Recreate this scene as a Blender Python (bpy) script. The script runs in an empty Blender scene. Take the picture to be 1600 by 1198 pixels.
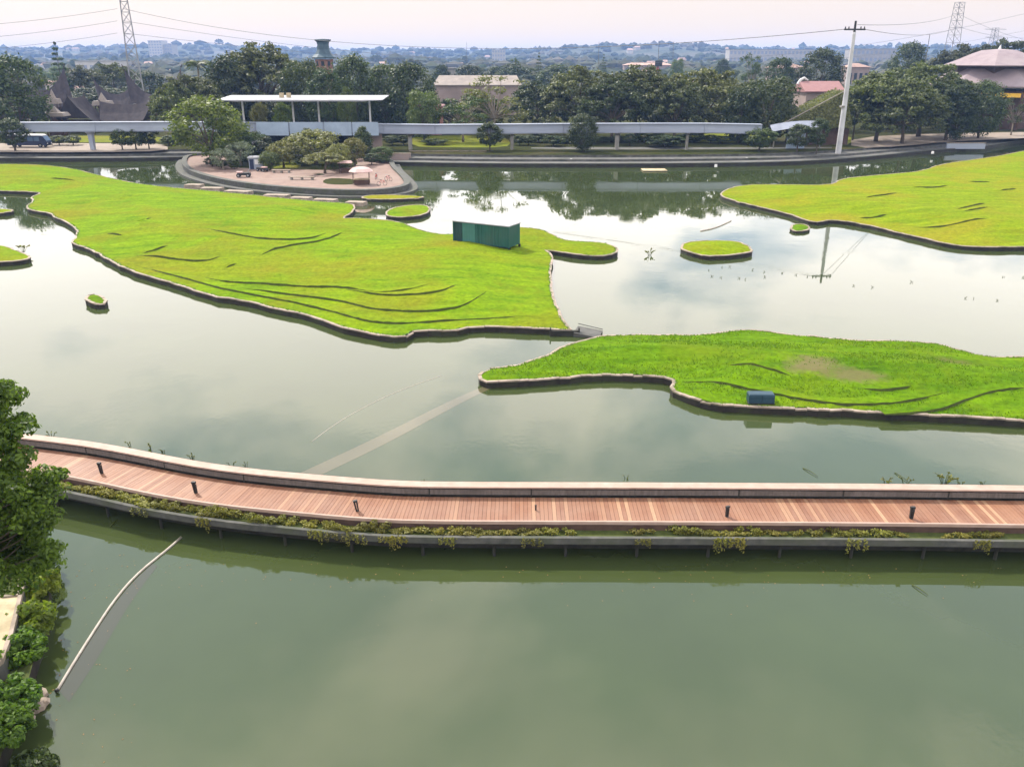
import bpy, bmesh, math, random
import numpy as np
from mathutils import Vector, Matrix
from mathutils.geometry import delaunay_2d_cdt
R = math.radians
scene = bpy.context.scene
COL = scene.collection

# ---------------------------------------------------------------- camera
CAM_H, PITCH, FPX = 20.0, R(21.1), 1320.0
cam = bpy.data.cameras.new('camera')
cam.sensor_width = 36.0
cam.lens = FPX / 1600.0 * 36.0
cam.clip_start, cam.clip_end = 0.1, 20000.0
cam_o = bpy.data.objects.new('camera', cam)
cam_o.location = (0, 0, CAM_H)
cam_o.rotation_euler = (math.pi / 2 - PITCH, 0, 0)
COL.objects.link(cam_o)
scene.camera = cam_o

# ---------------------------------------------------------------- light
SUN_EL, SUN_AZ = R(47), R(-42)          # azimuth from +Y, negative = left
wd = bpy.data.worlds.new('World'); scene.world = wd; wd.use_nodes = True
SKY_STRENGTH = 0.10
sun = bpy.data.lights.new('sun', 'SUN'); sun.energy = 5.0; sun.angle = R(0.7); sun.color = (1.0, 0.93, 0.82)
sun_o = bpy.data.objects.new('sun', sun); COL.objects.link(sun_o)
sd = Vector((math.sin(SUN_AZ) * math.cos(SUN_EL), math.cos(SUN_AZ) * math.cos(SUN_EL), math.sin(SUN_EL)))
sun_o.rotation_euler = sd.to_track_quat('Z', 'Y').to_euler()
sun_o.location = sd * 200
vs = scene.view_settings
vs.view_transform = 'Standard'; vs.look = 'None'; vs.gamma = 1.0; vs.exposure = 0.48; vs.use_curve_mapping = False
scene.cycles.use_denoising = True
scene.cycles.max_bounces = 8
scene.cycles.transparent_max_bounces = 8
scene.cycles.volume_bounces = 0


def world_nodes():
    nt = wd.node_tree; N = nt.nodes; L = nt.links
    bg = N['Background']; bg.inputs[1].default_value = SKY_STRENGTH
    sk = N.new('ShaderNodeTexSky'); sk.sky_type = 'NISHITA'; sk.sun_disc = False
    sk.sun_elevation = SUN_EL; sk.sun_rotation = SUN_AZ
    sk.air_density = 1.0; sk.dust_density = 1.6; sk.ozone_density = 1.0
    tc = N.new('ShaderNodeTexCoord')
    sx = N.new('ShaderNodeSeparateXYZ'); L.new(tc.outputs['Generated'], sx.inputs[0])
    ab = N.new('ShaderNodeMath'); ab.operation = 'ABSOLUTE'; L.new(sx.outputs[2], ab.inputs[0])
    ad = N.new('ShaderNodeMath'); ad.inputs[1].default_value = 0.22; L.new(ab.outputs[0], ad.inputs[0])
    dx = N.new('ShaderNodeMath'); dx.operation = 'DIVIDE'; L.new(sx.outputs[0], dx.inputs[0]); L.new(ad.outputs[0], dx.inputs[1])
    dy = N.new('ShaderNodeMath'); dy.operation = 'DIVIDE'; L.new(sx.outputs[1], dy.inputs[0]); L.new(ad.outputs[0], dy.inputs[1])
    cb = N.new('ShaderNodeCombineXYZ'); L.new(dx.outputs[0], cb.inputs[0]); L.new(dy.outputs[0], cb.inputs[1])
    cb.inputs[2].default_value = 3.7
    nz = N.new('ShaderNodeTexNoise'); nz.inputs['Scale'].default_value = 1.55; nz.inputs['Detail'].default_value = 7
    nz.inputs['Roughness'].default_value = 0.52; nz.inputs['Distortion'].default_value = 0.25
    L.new(cb.outputs[0], nz.inputs['Vector'])
    rp = N.new('ShaderNodeValToRGB'); rp.color_ramp.elements[0].position = 0.45; rp.color_ramp.elements[1].position = 0.59
    rp.color_ramp.elements[0].color = (0.0, 0.0, 0.0, 1); rp.color_ramp.elements[1].color = (1, 1, 1, 1)
    # cloud cover closes up towards the horizon, as layered cloud does
    cv_ = N.new('ShaderNodeMapRange'); cv_.interpolation_type = 'SMOOTHSTEP'; cv_.inputs[1].default_value = 0.16; cv_.inputs[2].default_value = 0.50; cv_.inputs[3].default_value = 0.17; cv_.inputs[4].default_value = 0.0
    L.new(ab.outputs[0], cv_.inputs[0])
    cs_ = N.new('ShaderNodeMath'); L.new(nz.outputs[0], cs_.inputs[0]); L.new(cv_.outputs[0], cs_.inputs[1]); L.new(cs_.outputs[0], rp.inputs[0])
    el = N.new('ShaderNodeMapRange'); el.interpolation_type = 'SMOOTHSTEP'; el.inputs[1].default_value = 0.055; el.inputs[2].default_value = 0.19
    L.new(ab.outputs[0], el.inputs[0])
    cf = N.new('ShaderNodeMath'); cf.operation = 'MULTIPLY'; L.new(rp.outputs[0], cf.inputs[0]); L.new(el.outputs[0], cf.inputs[1])
    mx = N.new('ShaderNodeMixRGB'); L.new(cf.outputs[0], mx.inputs[0])
    ve = N.new('ShaderNodeMixRGB'); ve.inputs[0].default_value = 0.8; L.new(sk.outputs[0], ve.inputs[1])
    vc = N.new('ShaderNodeMixRGB'); vc.inputs[1].default_value = (8.3, 7.0, 6.25, 1); vc.inputs[2].default_value = (8.6, 10.4, 12.8, 1)
    L.new(el.outputs[0], vc.inputs[0]); L.new(vc.outputs[0], ve.inputs[2])
    L.new(ve.outputs[0], mx.inputs[1])
    mx.inputs[2].default_value = (21.0, 19.6, 18.6, 1)
    L.new(mx.outputs[0], bg.inputs[0])


world_nodes()

# ---------------------------------------------------------------- helpers
CP, SP = math.cos(PITCH), math.sin(PITCH)


def ray(px, py):
    a = (px - 800.0) / FPX; b = (599.0 - py) / FPX
    return Vector((a, CP + b * SP, -SP + b * CP))


def P(px, py, z=0.0):
    d = ray(px, py); t = (z - CAM_H) / d.z
    return Vector((d.x * t, d.y * t, z))


def Q(px, py, D):
    """Point seen at a photo pixel that stands D metres north of the camera, with the view depth."""
    d = ray(px, py); t = D / d.y
    return Vector((d.x * t, D, CAM_H + d.z * t)), t


rng = random.Random(11)
nr = np.random.default_rng(5)


def link(o, parent=None):
    COL.objects.link(o)
    if parent is not None:
        o.parent = parent
    return o


def tag(o, label=None, cat=None, group=None, kind=None):
    if label: o['label'] = label
    if cat: o['category'] = cat
    if group: o['group'] = group
    if kind: o['kind'] = kind
    return o


def empty(name, loc=(0, 0, 0), rz=0.0, **k):
    o = bpy.data.objects.new(name, None); o.location = loc; o.rotation_euler = (0, 0, rz)
    o.empty_display_size = 0.2
    link(o); tag(o, **k)
    return o


def mesh(name, v, f, mat=None, parent=None, smooth=False, **k):
    me = bpy.data.meshes.new(name)
    me.from_pydata([tuple(p) for p in v], [], [tuple(q) for q in f]); me.update()
    mats = mat if isinstance(mat, (list, tuple)) else [mat]
    for m in mats:
        if m: me.materials.append(m)
    if smooth:
        me.polygons.foreach_set('use_smooth', [True] * len(me.polygons))
    o = bpy.data.objects.new(name, me); link(o, parent); tag(o, **k)
    return o


def copy_tree(o, parent=None):
    c = o.copy(); COL.objects.link(c)
    if parent is not None:
        c.parent = parent
    for ch in list(o.children):
        copy_tree(ch, c)
    return c


def np_mesh(name, V, F, mat):
    me = bpy.data.meshes.new(name)
    me.vertices.add(len(V)); me.vertices.foreach_set('co', V.astype(np.float32).ravel())
    n = len(F); me.loops.add(n * 4); me.loops.foreach_set('vertex_index', F.astype(np.int32).ravel())
    me.polygons.add(n); me.polygons.foreach_set('loop_start', np.arange(0, n * 4, 4, dtype=np.int32))
    try: me.polygons.foreach_set('loop_total', np.full(n, 4, dtype=np.int32))
    except Exception: pass
    me.update(calc_edges=True); me.materials.append(mat); return me


def leaf_quads(C, Nn, size, aspect=1.6, six=False, droop=0.0):
    """leaf cards at centres C facing roughly along Nn; returns verts, faces"""
    n = len(C)
    Nn = Nn / (np.linalg.norm(Nn, axis=1, keepdims=True) + 1e-9)
    r = nr.normal(0, 1, (n, 3)); T = np.cross(Nn, r); T /= (np.linalg.norm(T, axis=1, keepdims=True) + 1e-9)
    if droop: T[:, 2] -= droop; T /= np.linalg.norm(T, axis=1, keepdims=True)
    Bn = np.cross(Nn, T); Bn /= (np.linalg.norm(Bn, axis=1, keepdims=True) + 1e-9)
    s = (size * nr.uniform(.6, 1.3, n))[:, None]
    if six:
        a = C - T * s * .5; b = C - T * s * .1 + Bn * s * .26 + Nn * s * .07; c = C + T * s * .25 + Bn * s * .20 + Nn * s * .05; d = C + T * s * .55 - Nn * s * .05
        e = C + T * s * .25 - Bn * s * .20 + Nn * s * .05; g = C - T * s * .1 - Bn * s * .26 + Nn * s * .07
        V = np.stack([a, b, c, d, e, g], 1).reshape(-1, 3); k = np.arange(n) * 6
        F = np.concatenate([np.stack([k, k + 1, k + 2, k + 3], 1), np.stack([k, k + 3, k + 4, k + 5], 1)])
        return V, F
    V = np.stack([C - T * s * .5, C + Bn * s * .5 / aspect, C + T * s * .5, C - Bn * s * .5 / aspect], 1).reshape(-1, 3)
    k = np.arange(n) * 4
    return V, np.stack([k, k + 1, k + 2, k + 3], 1)


class MB:
    def __init__(s): s.v = []; s.f = []; s.m = []

    def add(s, v, f, mi=0):
        n = len(s.v); s.v += [tuple(p) for p in v]
        s.f += [tuple(i + n for i in q) for q in f]; s.m += [mi] * len(f); return s

    def box(s, x0, x1, y0, y1, z0, z1, mi=0):
        return s.add([(x0, y0, z0), (x1, y0, z0), (x1, y1, z0), (x0, y1, z0), (x0, y0, z1), (x1, y0, z1), (x1, y1, z1), (x0, y1, z1)],
                     [(0, 3, 2, 1), (4, 5, 6, 7), (0, 1, 5, 4), (1, 2, 6, 5), (2, 3, 7, 6), (3, 0, 4, 7)], mi)

    def frustum(s, c0, h0, c1, h1, mi=0):
        """box with different half sizes at bottom (c0,h0) and top (c1,h1)"""
        v = []
        for c, h in ((c0, h0), (c1, h1)):
            for sx, sy in ((-1, -1), (1, -1), (1, 1), (-1, 1)):
                v.append((c[0] + sx * h[0], c[1] + sy * h[1], c[2]))
        return s.add(v, [(0, 3, 2, 1), (4, 5, 6, 7), (0, 1, 5, 4), (1, 2, 6, 5), (2, 3, 7, 6), (3, 0, 4, 7)], mi)

    def tube(s, pts, rad, n=6, mi=0, cap=True):
        pts = [Vector(p) for p in pts]
        rads = rad if isinstance(rad, (list, tuple)) else [rad] * len(pts)
        v = []; f = []
        for i, p in enumerate(pts):
            t = (pts[min(i + 1, len(pts) - 1)] - pts[max(i - 1, 0)])
            if t.length < 1e-9: t = Vector((0, 0, 1))
            t.normalize()
            a = t.cross(Vector((0, 0, 1)) if abs(t.z) < 0.95 else Vector((1, 0, 0))).normalized(); b = t.cross(a)
            for k in range(n):
                an = 2 * math.pi * k / n
                v.append(p + (a * math.cos(an) + b * math.sin(an)) * rads[i])
        for i in range(len(pts) - 1):
            for k in range(n):
                f.append((i * n + k, i * n + (k + 1) % n, (i + 1) * n + (k + 1) % n, (i + 1) * n + k))
        if cap:
            f.append(tuple(range(n - 1, -1, -1))); f.append(tuple((len(pts) - 1) * n + k for k in range(n)))
        return s.add(v, f, mi)

    def lathe(s, prof, n=16, c=(0, 0, 0), mi=0, phase=0.0):
        v = []; f = []
        for r, z in prof:
            for k in range(n):
                a = 2 * math.pi * k / n + phase
                v.append((c[0] + r * math.cos(a), c[1] + r * math.sin(a), c[2] + z))
        for i in range(len(prof) - 1):
            for k in range(n):
                f.append((i * n + k, i * n + (k + 1) % n, (i + 1) * n + (k + 1) % n, (i + 1) * n + k))
        f.append(tuple(range(n - 1, -1, -1))); f.append(tuple((len(prof) - 1) * n + k for k in range(n)))
        return s.add(v, f, mi)

    def build(s, name, mat, parent=None, smooth=False, **k):
        o = mesh(name, s.v, s.f, mat, parent, smooth, **k)
        if any(s.m): o.data.polygons.foreach_set('material_index', s.m)
        return o


# ---------------------------------------------------------------- materials
def new_mat(name):
    m = bpy.data.materials.new(name); m.use_nodes = True
    nt = m.node_tree
    return m, nt.nodes, nt.links, nt.nodes['Principled BSDF']


def noise(N, L, scale, detail=4, rough=0.55, vec=None, stretch=None, dist=0.0):
    tc = N.new('ShaderNodeTexCoord') if vec is None else None
    src = tc.outputs['Object'] if tc else vec
    if stretch:
        mp = N.new('ShaderNodeMapping'); mp.inputs['Scale'].default_value = stretch
        L.new(src, mp.inputs[0]); src = mp.outputs[0]
    n = N.new('ShaderNodeTexNoise'); n.inputs['Scale'].default_value = scale
    n.inputs['Detail'].default_value = detail; n.inputs['Roughness'].default_value = rough
    n.inputs['Distortion'].default_value = dist
    L.new(src, n.inputs['Vector'])
    return n.outputs[0]


def ramp(N, L, fac, stops):
    r = N.new('ShaderNodeValToRGB')
    while len(r.color_ramp.elements) < len(stops): r.color_ramp.elements.new(0.5)
    for e, (p, c) in zip(r.color_ramp.elements, stops):
        e.position = p; e.color = (c[0], c[1], c[2], 1) if not isinstance(c, float) else (c, c, c, 1)
    L.new(fac, r.inputs[0]); return r.outputs[0]


def mix(N, L, fac, a, b, mode='MIX'):
    m = N.new('ShaderNodeMixRGB'); m.blend_type = mode
    for i, x in ((0, fac), (1, a), (2, b)):
        if isinstance(x, (int, float)): m.inputs[i].default_value = x
        elif isinstance(x, tuple): m.inputs[i].default_value = (x[0], x[1], x[2], 1)
        else: L.new(x, m.inputs[i])
    return m.outputs[0]


def bump(N, L, h, strength, dist, bsdf):
    b = N.new('ShaderNodeBump'); b.inputs['Strength'].default_value = strength; b.inputs['Distance'].default_value = dist
    L.new(h, b.inputs['Height']); L.new(b.outputs[0], bsdf.inputs['Normal']); return b


MATS = {}


def rough_mat(name, c0, c1, scale=2.0, rough=0.85, bs=0.3, bd=0.02, detail=6, stretch=None, rnd=0.0, spec=0.3, c2=None, s2=0.3):
    """noise-mottled matte surface; c2 = a second, larger stain colour"""
    m, N, L, B = new_mat(name)
    n = noise(N, L, scale, detail, 0.6, stretch=stretch)
    col = ramp(N, L, n, [(0.3, c0), (0.7, c1)])
    if c2:
        n2 = noise(N, L, s2, 5, 0.6)
        col = mix(N, L, ramp(N, L, n2, [(0.48, 0.0), (0.68, 0.85)]), col, c2)
    if rnd:
        oi = N.new('ShaderNodeObjectInfo')
        v = N.new('ShaderNodeMapRange'); v.inputs[3].default_value = 1 - rnd; v.inputs[4].default_value = 1 + rnd
        L.new(oi.outputs['Random'], v.inputs[0])
        h = N.new('ShaderNodeHueSaturation'); L.new(v.outputs[0], h.inputs['Value']); L.new(col, h.inputs['Color']); col = h.outputs[0]
    L.new(col, B.inputs['Base Color'])
    B.inputs['Roughness'].default_value = rough; B.inputs['Specular IOR Level'].default_value = spec
    if bs: bump(N, L, n, bs, bd, B)
    MATS[name] = m; return m


def leaf_mat(name, dark, light, trans=0.35, var=0.35):
    m, N, L, B = new_mat(name)
    g = N.new('ShaderNodeNewGeometry')
    n = noise(N, L, 0.35, 3, 0.6)
    a = N.new('ShaderNodeMath'); a.operation = 'MULTIPLY_ADD'; a.inputs[1].default_value = 0.55
    L.new(g.outputs['Random Per Island'], a.inputs[0])
    b = N.new('ShaderNodeMath'); b.operation = 'MULTIPLY'; b.inputs[1].default_value = 0.5; L.new(n, b.inputs[0]); L.new(b.outputs[0], a.inputs[2])
    col = ramp(N, L, a.outputs[0], [(0.15, dark), (0.8, light)])
    oi = N.new('ShaderNodeObjectInfo')
    v = N.new('ShaderNodeMapRange'); v.inputs[3].default_value = 1 - var; v.inputs[4].default_value = 1 + var; L.new(oi.outputs['Random'], v.inputs[0])
    hs = N.new('ShaderNodeMapRange'); hs.inputs[3].default_value = 0.485; hs.inputs[4].default_value = 0.515
    r2 = N.new('ShaderNodeMath'); r2.operation = 'FRACT'; r3 = N.new('ShaderNodeMath'); r3.operation = 'MULTIPLY'; r3.inputs[1].default_value = 7.31
    L.new(oi.outputs['Random'], r3.inputs[0]); L.new(r3.outputs[0], r2.inputs[0]); L.new(r2.outputs[0], hs.inputs[0])
    h = N.new('ShaderNodeHueSaturation'); L.new(v.outputs[0], h.inputs['Value']); L.new(hs.outputs[0], h.inputs['Hue']); L.new(col, h.inputs['Color'])
    L.new(h.outputs[0], B.inputs['Base Color'])
    B.inputs['Roughness'].default_value = 0.55; B.inputs['Specular IOR Level'].default_value = 0.35
    t = N.new('ShaderNodeBsdfTranslucent')
    tcol = mix(N, L, 1.0, h.outputs[0], (1.5, 1.6, 0.5), 'MULTIPLY'); L.new(tcol, t.inputs[0])
    s = N.new('ShaderNodeMixShader'); s.inputs[0].default_value = trans
    L.new(B.outputs[0], s.inputs[1]); L.new(t.outputs[0], s.inputs[2])
    L.new(s.outputs[0], N['Material Output'].inputs[0])
    MATS[name] = m; return m


def lawn_mat(name, g0, g1, dry, streak=0.5, dirt=None, drymin=0.46):
    m, N, L, B = new_mat(name)
    fine = noise(N, L, 2.4, 8, 0.72)
    big = noise(N, L, 0.075, 4, 0.55, dist=0.6)
    st = noise(N, L, 0.55, 5, 0.6, stretch=(0.35, 1.6, 1))
    col = ramp(N, L, st, [(0.3, g0), (0.66, g1)])
    col = mix(N, L, ramp(N, L, big, [(drymin, 0.0), (drymin + 0.22, 0.8)]), col, dry)
    col = mix(N, L, streak, col, ramp(N, L, fine, [(0.28, (0.42, 0.42, 0.36)), (0.62, (1.12, 1.1, 1.0))]), 'MULTIPLY')
    wn = noise(N, L, 0.23, 6, 0.62, dist=1.2)
    col = mix(N, L, ramp(N, L, wn, [(0.50, 0.0), (0.72, 0.55)]), col, tuple(c * .72 for c in dry))
    if dirt:
        tc = N.new('ShaderNodeTexCoord')
        for (cx, cy, rx, ry, rot, colr) in dirt:
            mp = N.new('ShaderNodeMapping'); mp.vector_type = 'TEXTURE'
            mp.inputs['Location'].default_value = (cx, cy, 0); mp.inputs['Scale'].default_value = (rx, ry, 50); mp.inputs['Rotation'].default_value = (0, 0, rot)
            L.new(tc.outputs['Object'], mp.inputs[0])
            ln = N.new('ShaderNodeVectorMath'); ln.operation = 'LENGTH'; L.new(mp.outputs[0], ln.inputs[0])
            dn = noise(N, L, 1.3, 6, 0.65)
            ds = N.new('ShaderNodeMath'); ds.operation = 'MULTIPLY_ADD'; ds.inputs[1].default_value = 1.5; L.new(dn, ds.inputs[0]); L.new(ln.outputs['Value'], ds.inputs[2])
            f = ramp(N, L, ds.outputs[0], [(0.0, 0.9), (0.92, 0.75), (1.0, 0.0)])
            mr = N.new('ShaderNodeMapRange'); mr.inputs[1].default_value = 1.1; mr.inputs[2].default_value = 1.75; mr.inputs[3].default_value = 0.8; mr.inputs[4].default_value = 0.0
            L.new(ds.outputs[0], mr.inputs[0])
            col = mix(N, L, mr.outputs[0], col, colr)
    L.new(col, B.inputs['Base Color'])
    B.inputs['Roughness'].default_value = 1.0; B.inputs['Specular IOR Level'].default_value = 0.04
    h = mix(N, L, 0.5, fine, st)
    bump(N, L, h, 0.75, 0.22, B)
    MATS[name] = m; return m


def water_mat(name, base, ripple):
    m, N, L, B = new_mat(name)
    n = noise(N, L, 0.12, 4, 0.6)
    col = ramp(N, L, n, [(0.35, base), (0.7, tuple(c * 1.18 for c in base))])
    L.new(col, B.inputs['Base Color'])
    B.inputs['Roughness'].default_value = 0.022
    B.inputs['IOR'].default_value = 1.56
    a = noise(N, L, 3.4, 3, 0.5, stretch=(1, 0.75, 1))
    b = noise(N, L, 0.22, 3, 0.5)
    msk = ramp(N, L, b, [(0.50, 0.03), (0.68, 0.7)])
    h = mix(N, L, 1.0, a, msk, 'MULTIPLY')
    bump(N, L, h, ripple, 0.02, B)
    MATS[name] = m; return m


water_mat('water', (0.033, 0.045, 0.0150), 0.30)
water_mat('silt_film', (0.074, 0.068, 0.036), 0.2)
water_mat('pink_film', (0.040, 0.040, 0.023), 0.25)
lawn_mat('lawn_a', (0.070, 0.142, 0.003), (0.145, 0.228, 0.004), (0.165, 0.155, 0.010), 0.85)
dc, dd = P(1268, 583, .6), P(1330, 596, .6)
de = P(1490, 566, .8)
lawn_mat('lawn_b', (0.044, 0.108, 0.002), (0.098, 0.185, 0.003), (0.135, 0.178, 0.007), 0.95,
         dirt=[(dc.x, dc.y, 2.6, 1.5, 0.2, (0.125, 0.10, 0.055)), (dd.x, dd.y, 2.6, 1.1, -0.1, (0.115, 0.10, 0.045)), (de.x, de.y, 1.8, 1.3, 0, (0.085, 0.085, 0.025))], drymin=0.52)
lawn_mat('lawn_c', (0.092, 0.148, 0.003), (0.165, 0.224, 0.005), (0.190, 0.170, 0.012), 0.8, drymin=0.44)
lawn_mat('park_grass', (0.018, 0.024, 0.006), (0.038, 0.043, 0.010), (0.065, 0.054, 0.027), 0.6, drymin=0.5)  # base kept dark: tree shade on the ground is put into the colour
lawn_mat('bright_grass', (0.09, 0.115, 0.012), (0.15, 0.17, 0.018), (0.17, 0.15, 0.03), 0.7)
rough_mat('coping', (0.1951, 0.1517, 0.1193), (0.3034, 0.2492, 0.2023), 1.6, 0.8, 0.25, 0.01, c2=(0.085, 0.075, 0.045), s2=0.7)
rough_mat('shaded_wet_stone', (0.010, 0.008, 0.006), (0.028, 0.023, 0.018), 3.0, 0.75, 0.5, 0.04, c2=(0.03, 0.035, 0.016), s2=0.8)  # wet dirty stone, near-black also because backlit shade is put into the colour
rough_mat('soil', (0.030, 0.042, 0.008), (0.065, 0.08, 0.016), 3.0, 0.95, 0.4, 0.05)
rough_mat('concrete', (0.1600, 0.1520, 0.1360), (0.2560, 0.2440, 0.2240), 1.2, 0.85, 0.25, 0.01, c2=(0.11, 0.105, 0.09), s2=0.35)
rough_mat('dark_concrete', (0.045, 0.045, 0.042), (0.11, 0.108, 0.10), 0.9, 0.85, 0.3, 0.02, c2=(0.03, 0.034, 0.022), s2=0.25)
rough_mat('shaded_old_concrete', (0.0440, 0.0462, 0.0418), (0.0924, 0.0902, 0.0814), 2.2, 0.85, 0.35, 0.015, c2=(0.055, 0.062, 0.04), s2=0.6)  # mossy concrete; the planter beam's backlit shade is put into its dark base
rough_mat('underside', (0.012, 0.012, 0.010), (0.035, 0.034, 0.028), 2.0, 0.9, 0.4, 0.03)  # near-black: shade under the deck and in the bench gap painted in
rough_mat('bench_top', (0.2673, 0.1878, 0.1517), (0.3540, 0.2601, 0.2167), 2.0, 0.7, 0.12, 0.006, c2=(0.30, 0.21, 0.165), s2=0.4)
rough_mat('bench_face', (0.0780, 0.0660, 0.0600), (0.1380, 0.1200, 0.1110), 3.0, 0.8, 0.3, 0.01, stretch=(3, 3, 0.6), c2=(0.075, 0.065, 0.058), s2=0.5)
rough_mat('pink_paving', (0.1487, 0.0952, 0.0774), (0.2142, 0.1487, 0.1220), 0.8, 0.85, 0.2, 0.01, c2=(0.20, 0.15, 0.125), s2=0.12)
rough_mat('tan_paving', (0.1800, 0.1425, 0.1125), (0.2550, 0.2100, 0.1725), 0.5, 0.9, 0.2, 0.01, c2=(0.17, 0.14, 0.115), s2=0.1)
rough_mat('grey_paving', (0.055, 0.055, 0.052), (0.12, 0.118, 0.108), 0.6, 0.85, 0.2, 0.01, c2=(0.06, 0.06, 0.052), s2=0.12)
rough_mat('bark', (0.045, 0.034, 0.024), (0.11, 0.085, 0.06), 4, 0.95, 0.5, 0.03, stretch=(1, 1, 0.25))
rough_mat('pale_bark', (0.13, 0.11, 0.085), (0.24, 0.20, 0.155), 4, 0.95, 0.5, 0.03, stretch=(1, 1, 0.25))
rough_mat('rail_grey', (0.2167, 0.2456, 0.3107), (0.2890, 0.3179, 0.3829), 0.35, 0.6, 0.1, 0.01, stretch=(0.3, 1, 2.5), c2=(0.22, 0.24, 0.30), s2=0.15)
rough_mat('rail_dark', (0.15, 0.165, 0.21), (0.22, 0.24, 0.30), 0.6, 0.7, 0.1, 0.01)
rough_mat('fascia_blue', (0.2312, 0.2890, 0.3699), (0.2659, 0.3237, 0.4046), 0.4, 0.45, 0.05, 0.005, c2=(0.35, 0.43, 0.55), s2=0.1)
rough_mat('white_paint', (0.5270, 0.5270, 0.5270), (0.6290, 0.6205, 0.6120), 1.0, 0.6, 0.05, 0.005)
rough_mat('roof_white', (0.25, 0.255, 0.275), (0.33, 0.33, 0.35), 0.4, 0.5, 0.05, 0.01)
rough_mat('dark_metal', (0.010, 0.010, 0.011), (0.025, 0.024, 0.023), 6, 0.5, 0.1, 0.003)
rough_mat('dark_void', (0.010, 0.011, 0.012), (0.022, 0.022, 0.022), 1, 0.9, 0)  # deep shade in and under the station, painted as near-black
rough_mat('pylon_steel', (0.1800, 0.1800, 0.1875), (0.2550, 0.2550, 0.2625), 1, 0.6, 0)
rough_mat('cable', (0.10, 0.10, 0.10), (0.14, 0.14, 0.14), 1, 0.7, 0)
rough_mat('pole_concrete', (0.34, 0.34, 0.36), (0.48, 0.48, 0.50), 0.6, 0.75, 0.1, 0.01, c2=(0.25, 0.25, 0.26), s2=0.3)
rough_mat('teal_steel', (0.0084, 0.0595, 0.0476), (0.0154, 0.0875, 0.0686), 0.8, 0.55, 0.08, 0.01, c2=(0.03, 0.075, 0.06), s2=0.35)
rough_mat('teal_dark', (0.008, 0.03, 0.03), (0.012, 0.045, 0.043), 0.8, 0.6, 0.08, 0.01)
rough_mat('teal_light', (0.0350, 0.1190, 0.1015), (0.0455, 0.1470, 0.1260), 0.8, 0.55, 0.08, 0.01)
rough_mat('blue_box', (0.012, 0.035, 0.055), (0.022, 0.052, 0.075), 1.4, 0.5, 0.1, 0.005)
rough_mat('thatch', (0.022, 0.018, 0.022), (0.052, 0.043, 0.045), 0.8, 0.95, 0.5, 0.1, stretch=(1, 1, 0.4))
rough_mat('dark_wood', (0.045, 0.026, 0.02), (0.09, 0.055, 0.042), 1.5, 0.9, 0.2, 0.02)
rough_mat('mauve_roof', (0.1872, 0.1476, 0.1620), (0.2448, 0.1980, 0.2088), 0.5, 0.75, 0.1, 0.02, c2=(0.24, 0.20, 0.205), s2=0.12)
rough_mat('red_roof', (0.1950, 0.0975, 0.0975), (0.2550, 0.1387, 0.1350), 0.9, 0.8, 0.2, 0.03, stretch=(1, 3, 3))
rough_mat('salmon_wall', (0.3150, 0.1350, 0.1200), (0.4050, 0.1950, 0.1650), 0.5, 0.9, 0.05, 0.01)
rough_mat('pink_wall', (0.215, 0.165, 0.15), (0.285, 0.225, 0.205), 0.4, 0.9, 0.05, 0.01, c2=(0.16, 0.125, 0.11), s2=.2)
rough_mat('brown_roof', (0.17, 0.145, 0.13), (0.25, 0.215, 0.19), 0.4, 0.85, 0.1, 0.02)
rough_mat('cream_wall', (0.2940, 0.2730, 0.2450), (0.3850, 0.3640, 0.3360), 0.3, 0.85, 0.05, 0.01, rnd=0.3)
rough_mat('far_roof', (0.22, 0.14, 0.115), (0.34, 0.23, 0.19), 0.3, 0.85, 0.05, 0.01, rnd=0.35)
rough_mat('yellow_paint', (0.62, 0.36, 0.03), (0.72, 0.44, 0.05), 0.8, 0.6, 0.05, 0.005)
rough_mat('teal_tile', (0.025, 0.05, 0.07), (0.055, 0.095, 0.12), 0.8, 0.6, 0.2, 0.03)
rough_mat('brick_red', (0.14, 0.07, 0.055), (0.25, 0.14, 0.11), 0.6, 0.9, 0.2, 0.03)
rough_mat('window_dark', (0.015, 0.02, 0.028), (0.03, 0.04, 0.05), 0.5, 0.15, 0)
rough_mat('bus_navy', (0.015, 0.025, 0.06), (0.025, 0.035, 0.075), 0.7, 0.3, 0)
rough_mat('glass_blue', (0.06, 0.11, 0.19), (0.09, 0.15, 0.24), 0.7, 0.12, 0)
rough_mat('tyre', (0.012, 0.012, 0.012), (0.02, 0.02, 0.02), 5, 0.9, 0)
rough_mat('pink_canvas', (0.40, 0.26, 0.245), (0.48, 0.34, 0.32), 0.9, 0.8, 0.1, 0.01)
rough_mat('pipe_pale', (0.27, 0.235, 0.20), (0.40, 0.36, 0.31), 3, 0.6, 0.1, 0.005)
rough_mat('tan_stone', (0.30, 0.24, 0.15), (0.44, 0.36, 0.235), 2.5, 0.9, 0.35, 0.02, c2=(0.20, 0.17, 0.10), s2=0.7)
rough_mat('red_steel', (0.40, 0.06, 0.05), (0.48, 0.09, 0.07), 1, 0.6, 0)
rough_mat('hill_woods', (0.014, 0.024, 0.012), (0.045, 0.055, 0.026), 0.05, 0.95, 0.6, 3.0, c2=(0.10, 0.085, 0.065), s2=0.006)
rough_mat('dry_leaf', (0.12, 0.07, 0.03), (0.22, 0.13, 0.05), 3, 0.9, 0)
leaf_mat('leaf_dark', (0.0095, 0.0195, 0.0055), (0.0540, 0.0780, 0.0180), 0.25)
leaf_mat('leaf_rain', (0.0160, 0.0260, 0.0065), (0.0950, 0.1080, 0.0260), 0.25)
leaf_mat('leaf_mid', (0.0225, 0.0435, 0.0090), (0.0750, 0.1013, 0.0210), 0.32)
leaf_mat('leaf_bright', (0.030, 0.052, 0.007), (0.115, 0.140, 0.020), 0.35)
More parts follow.
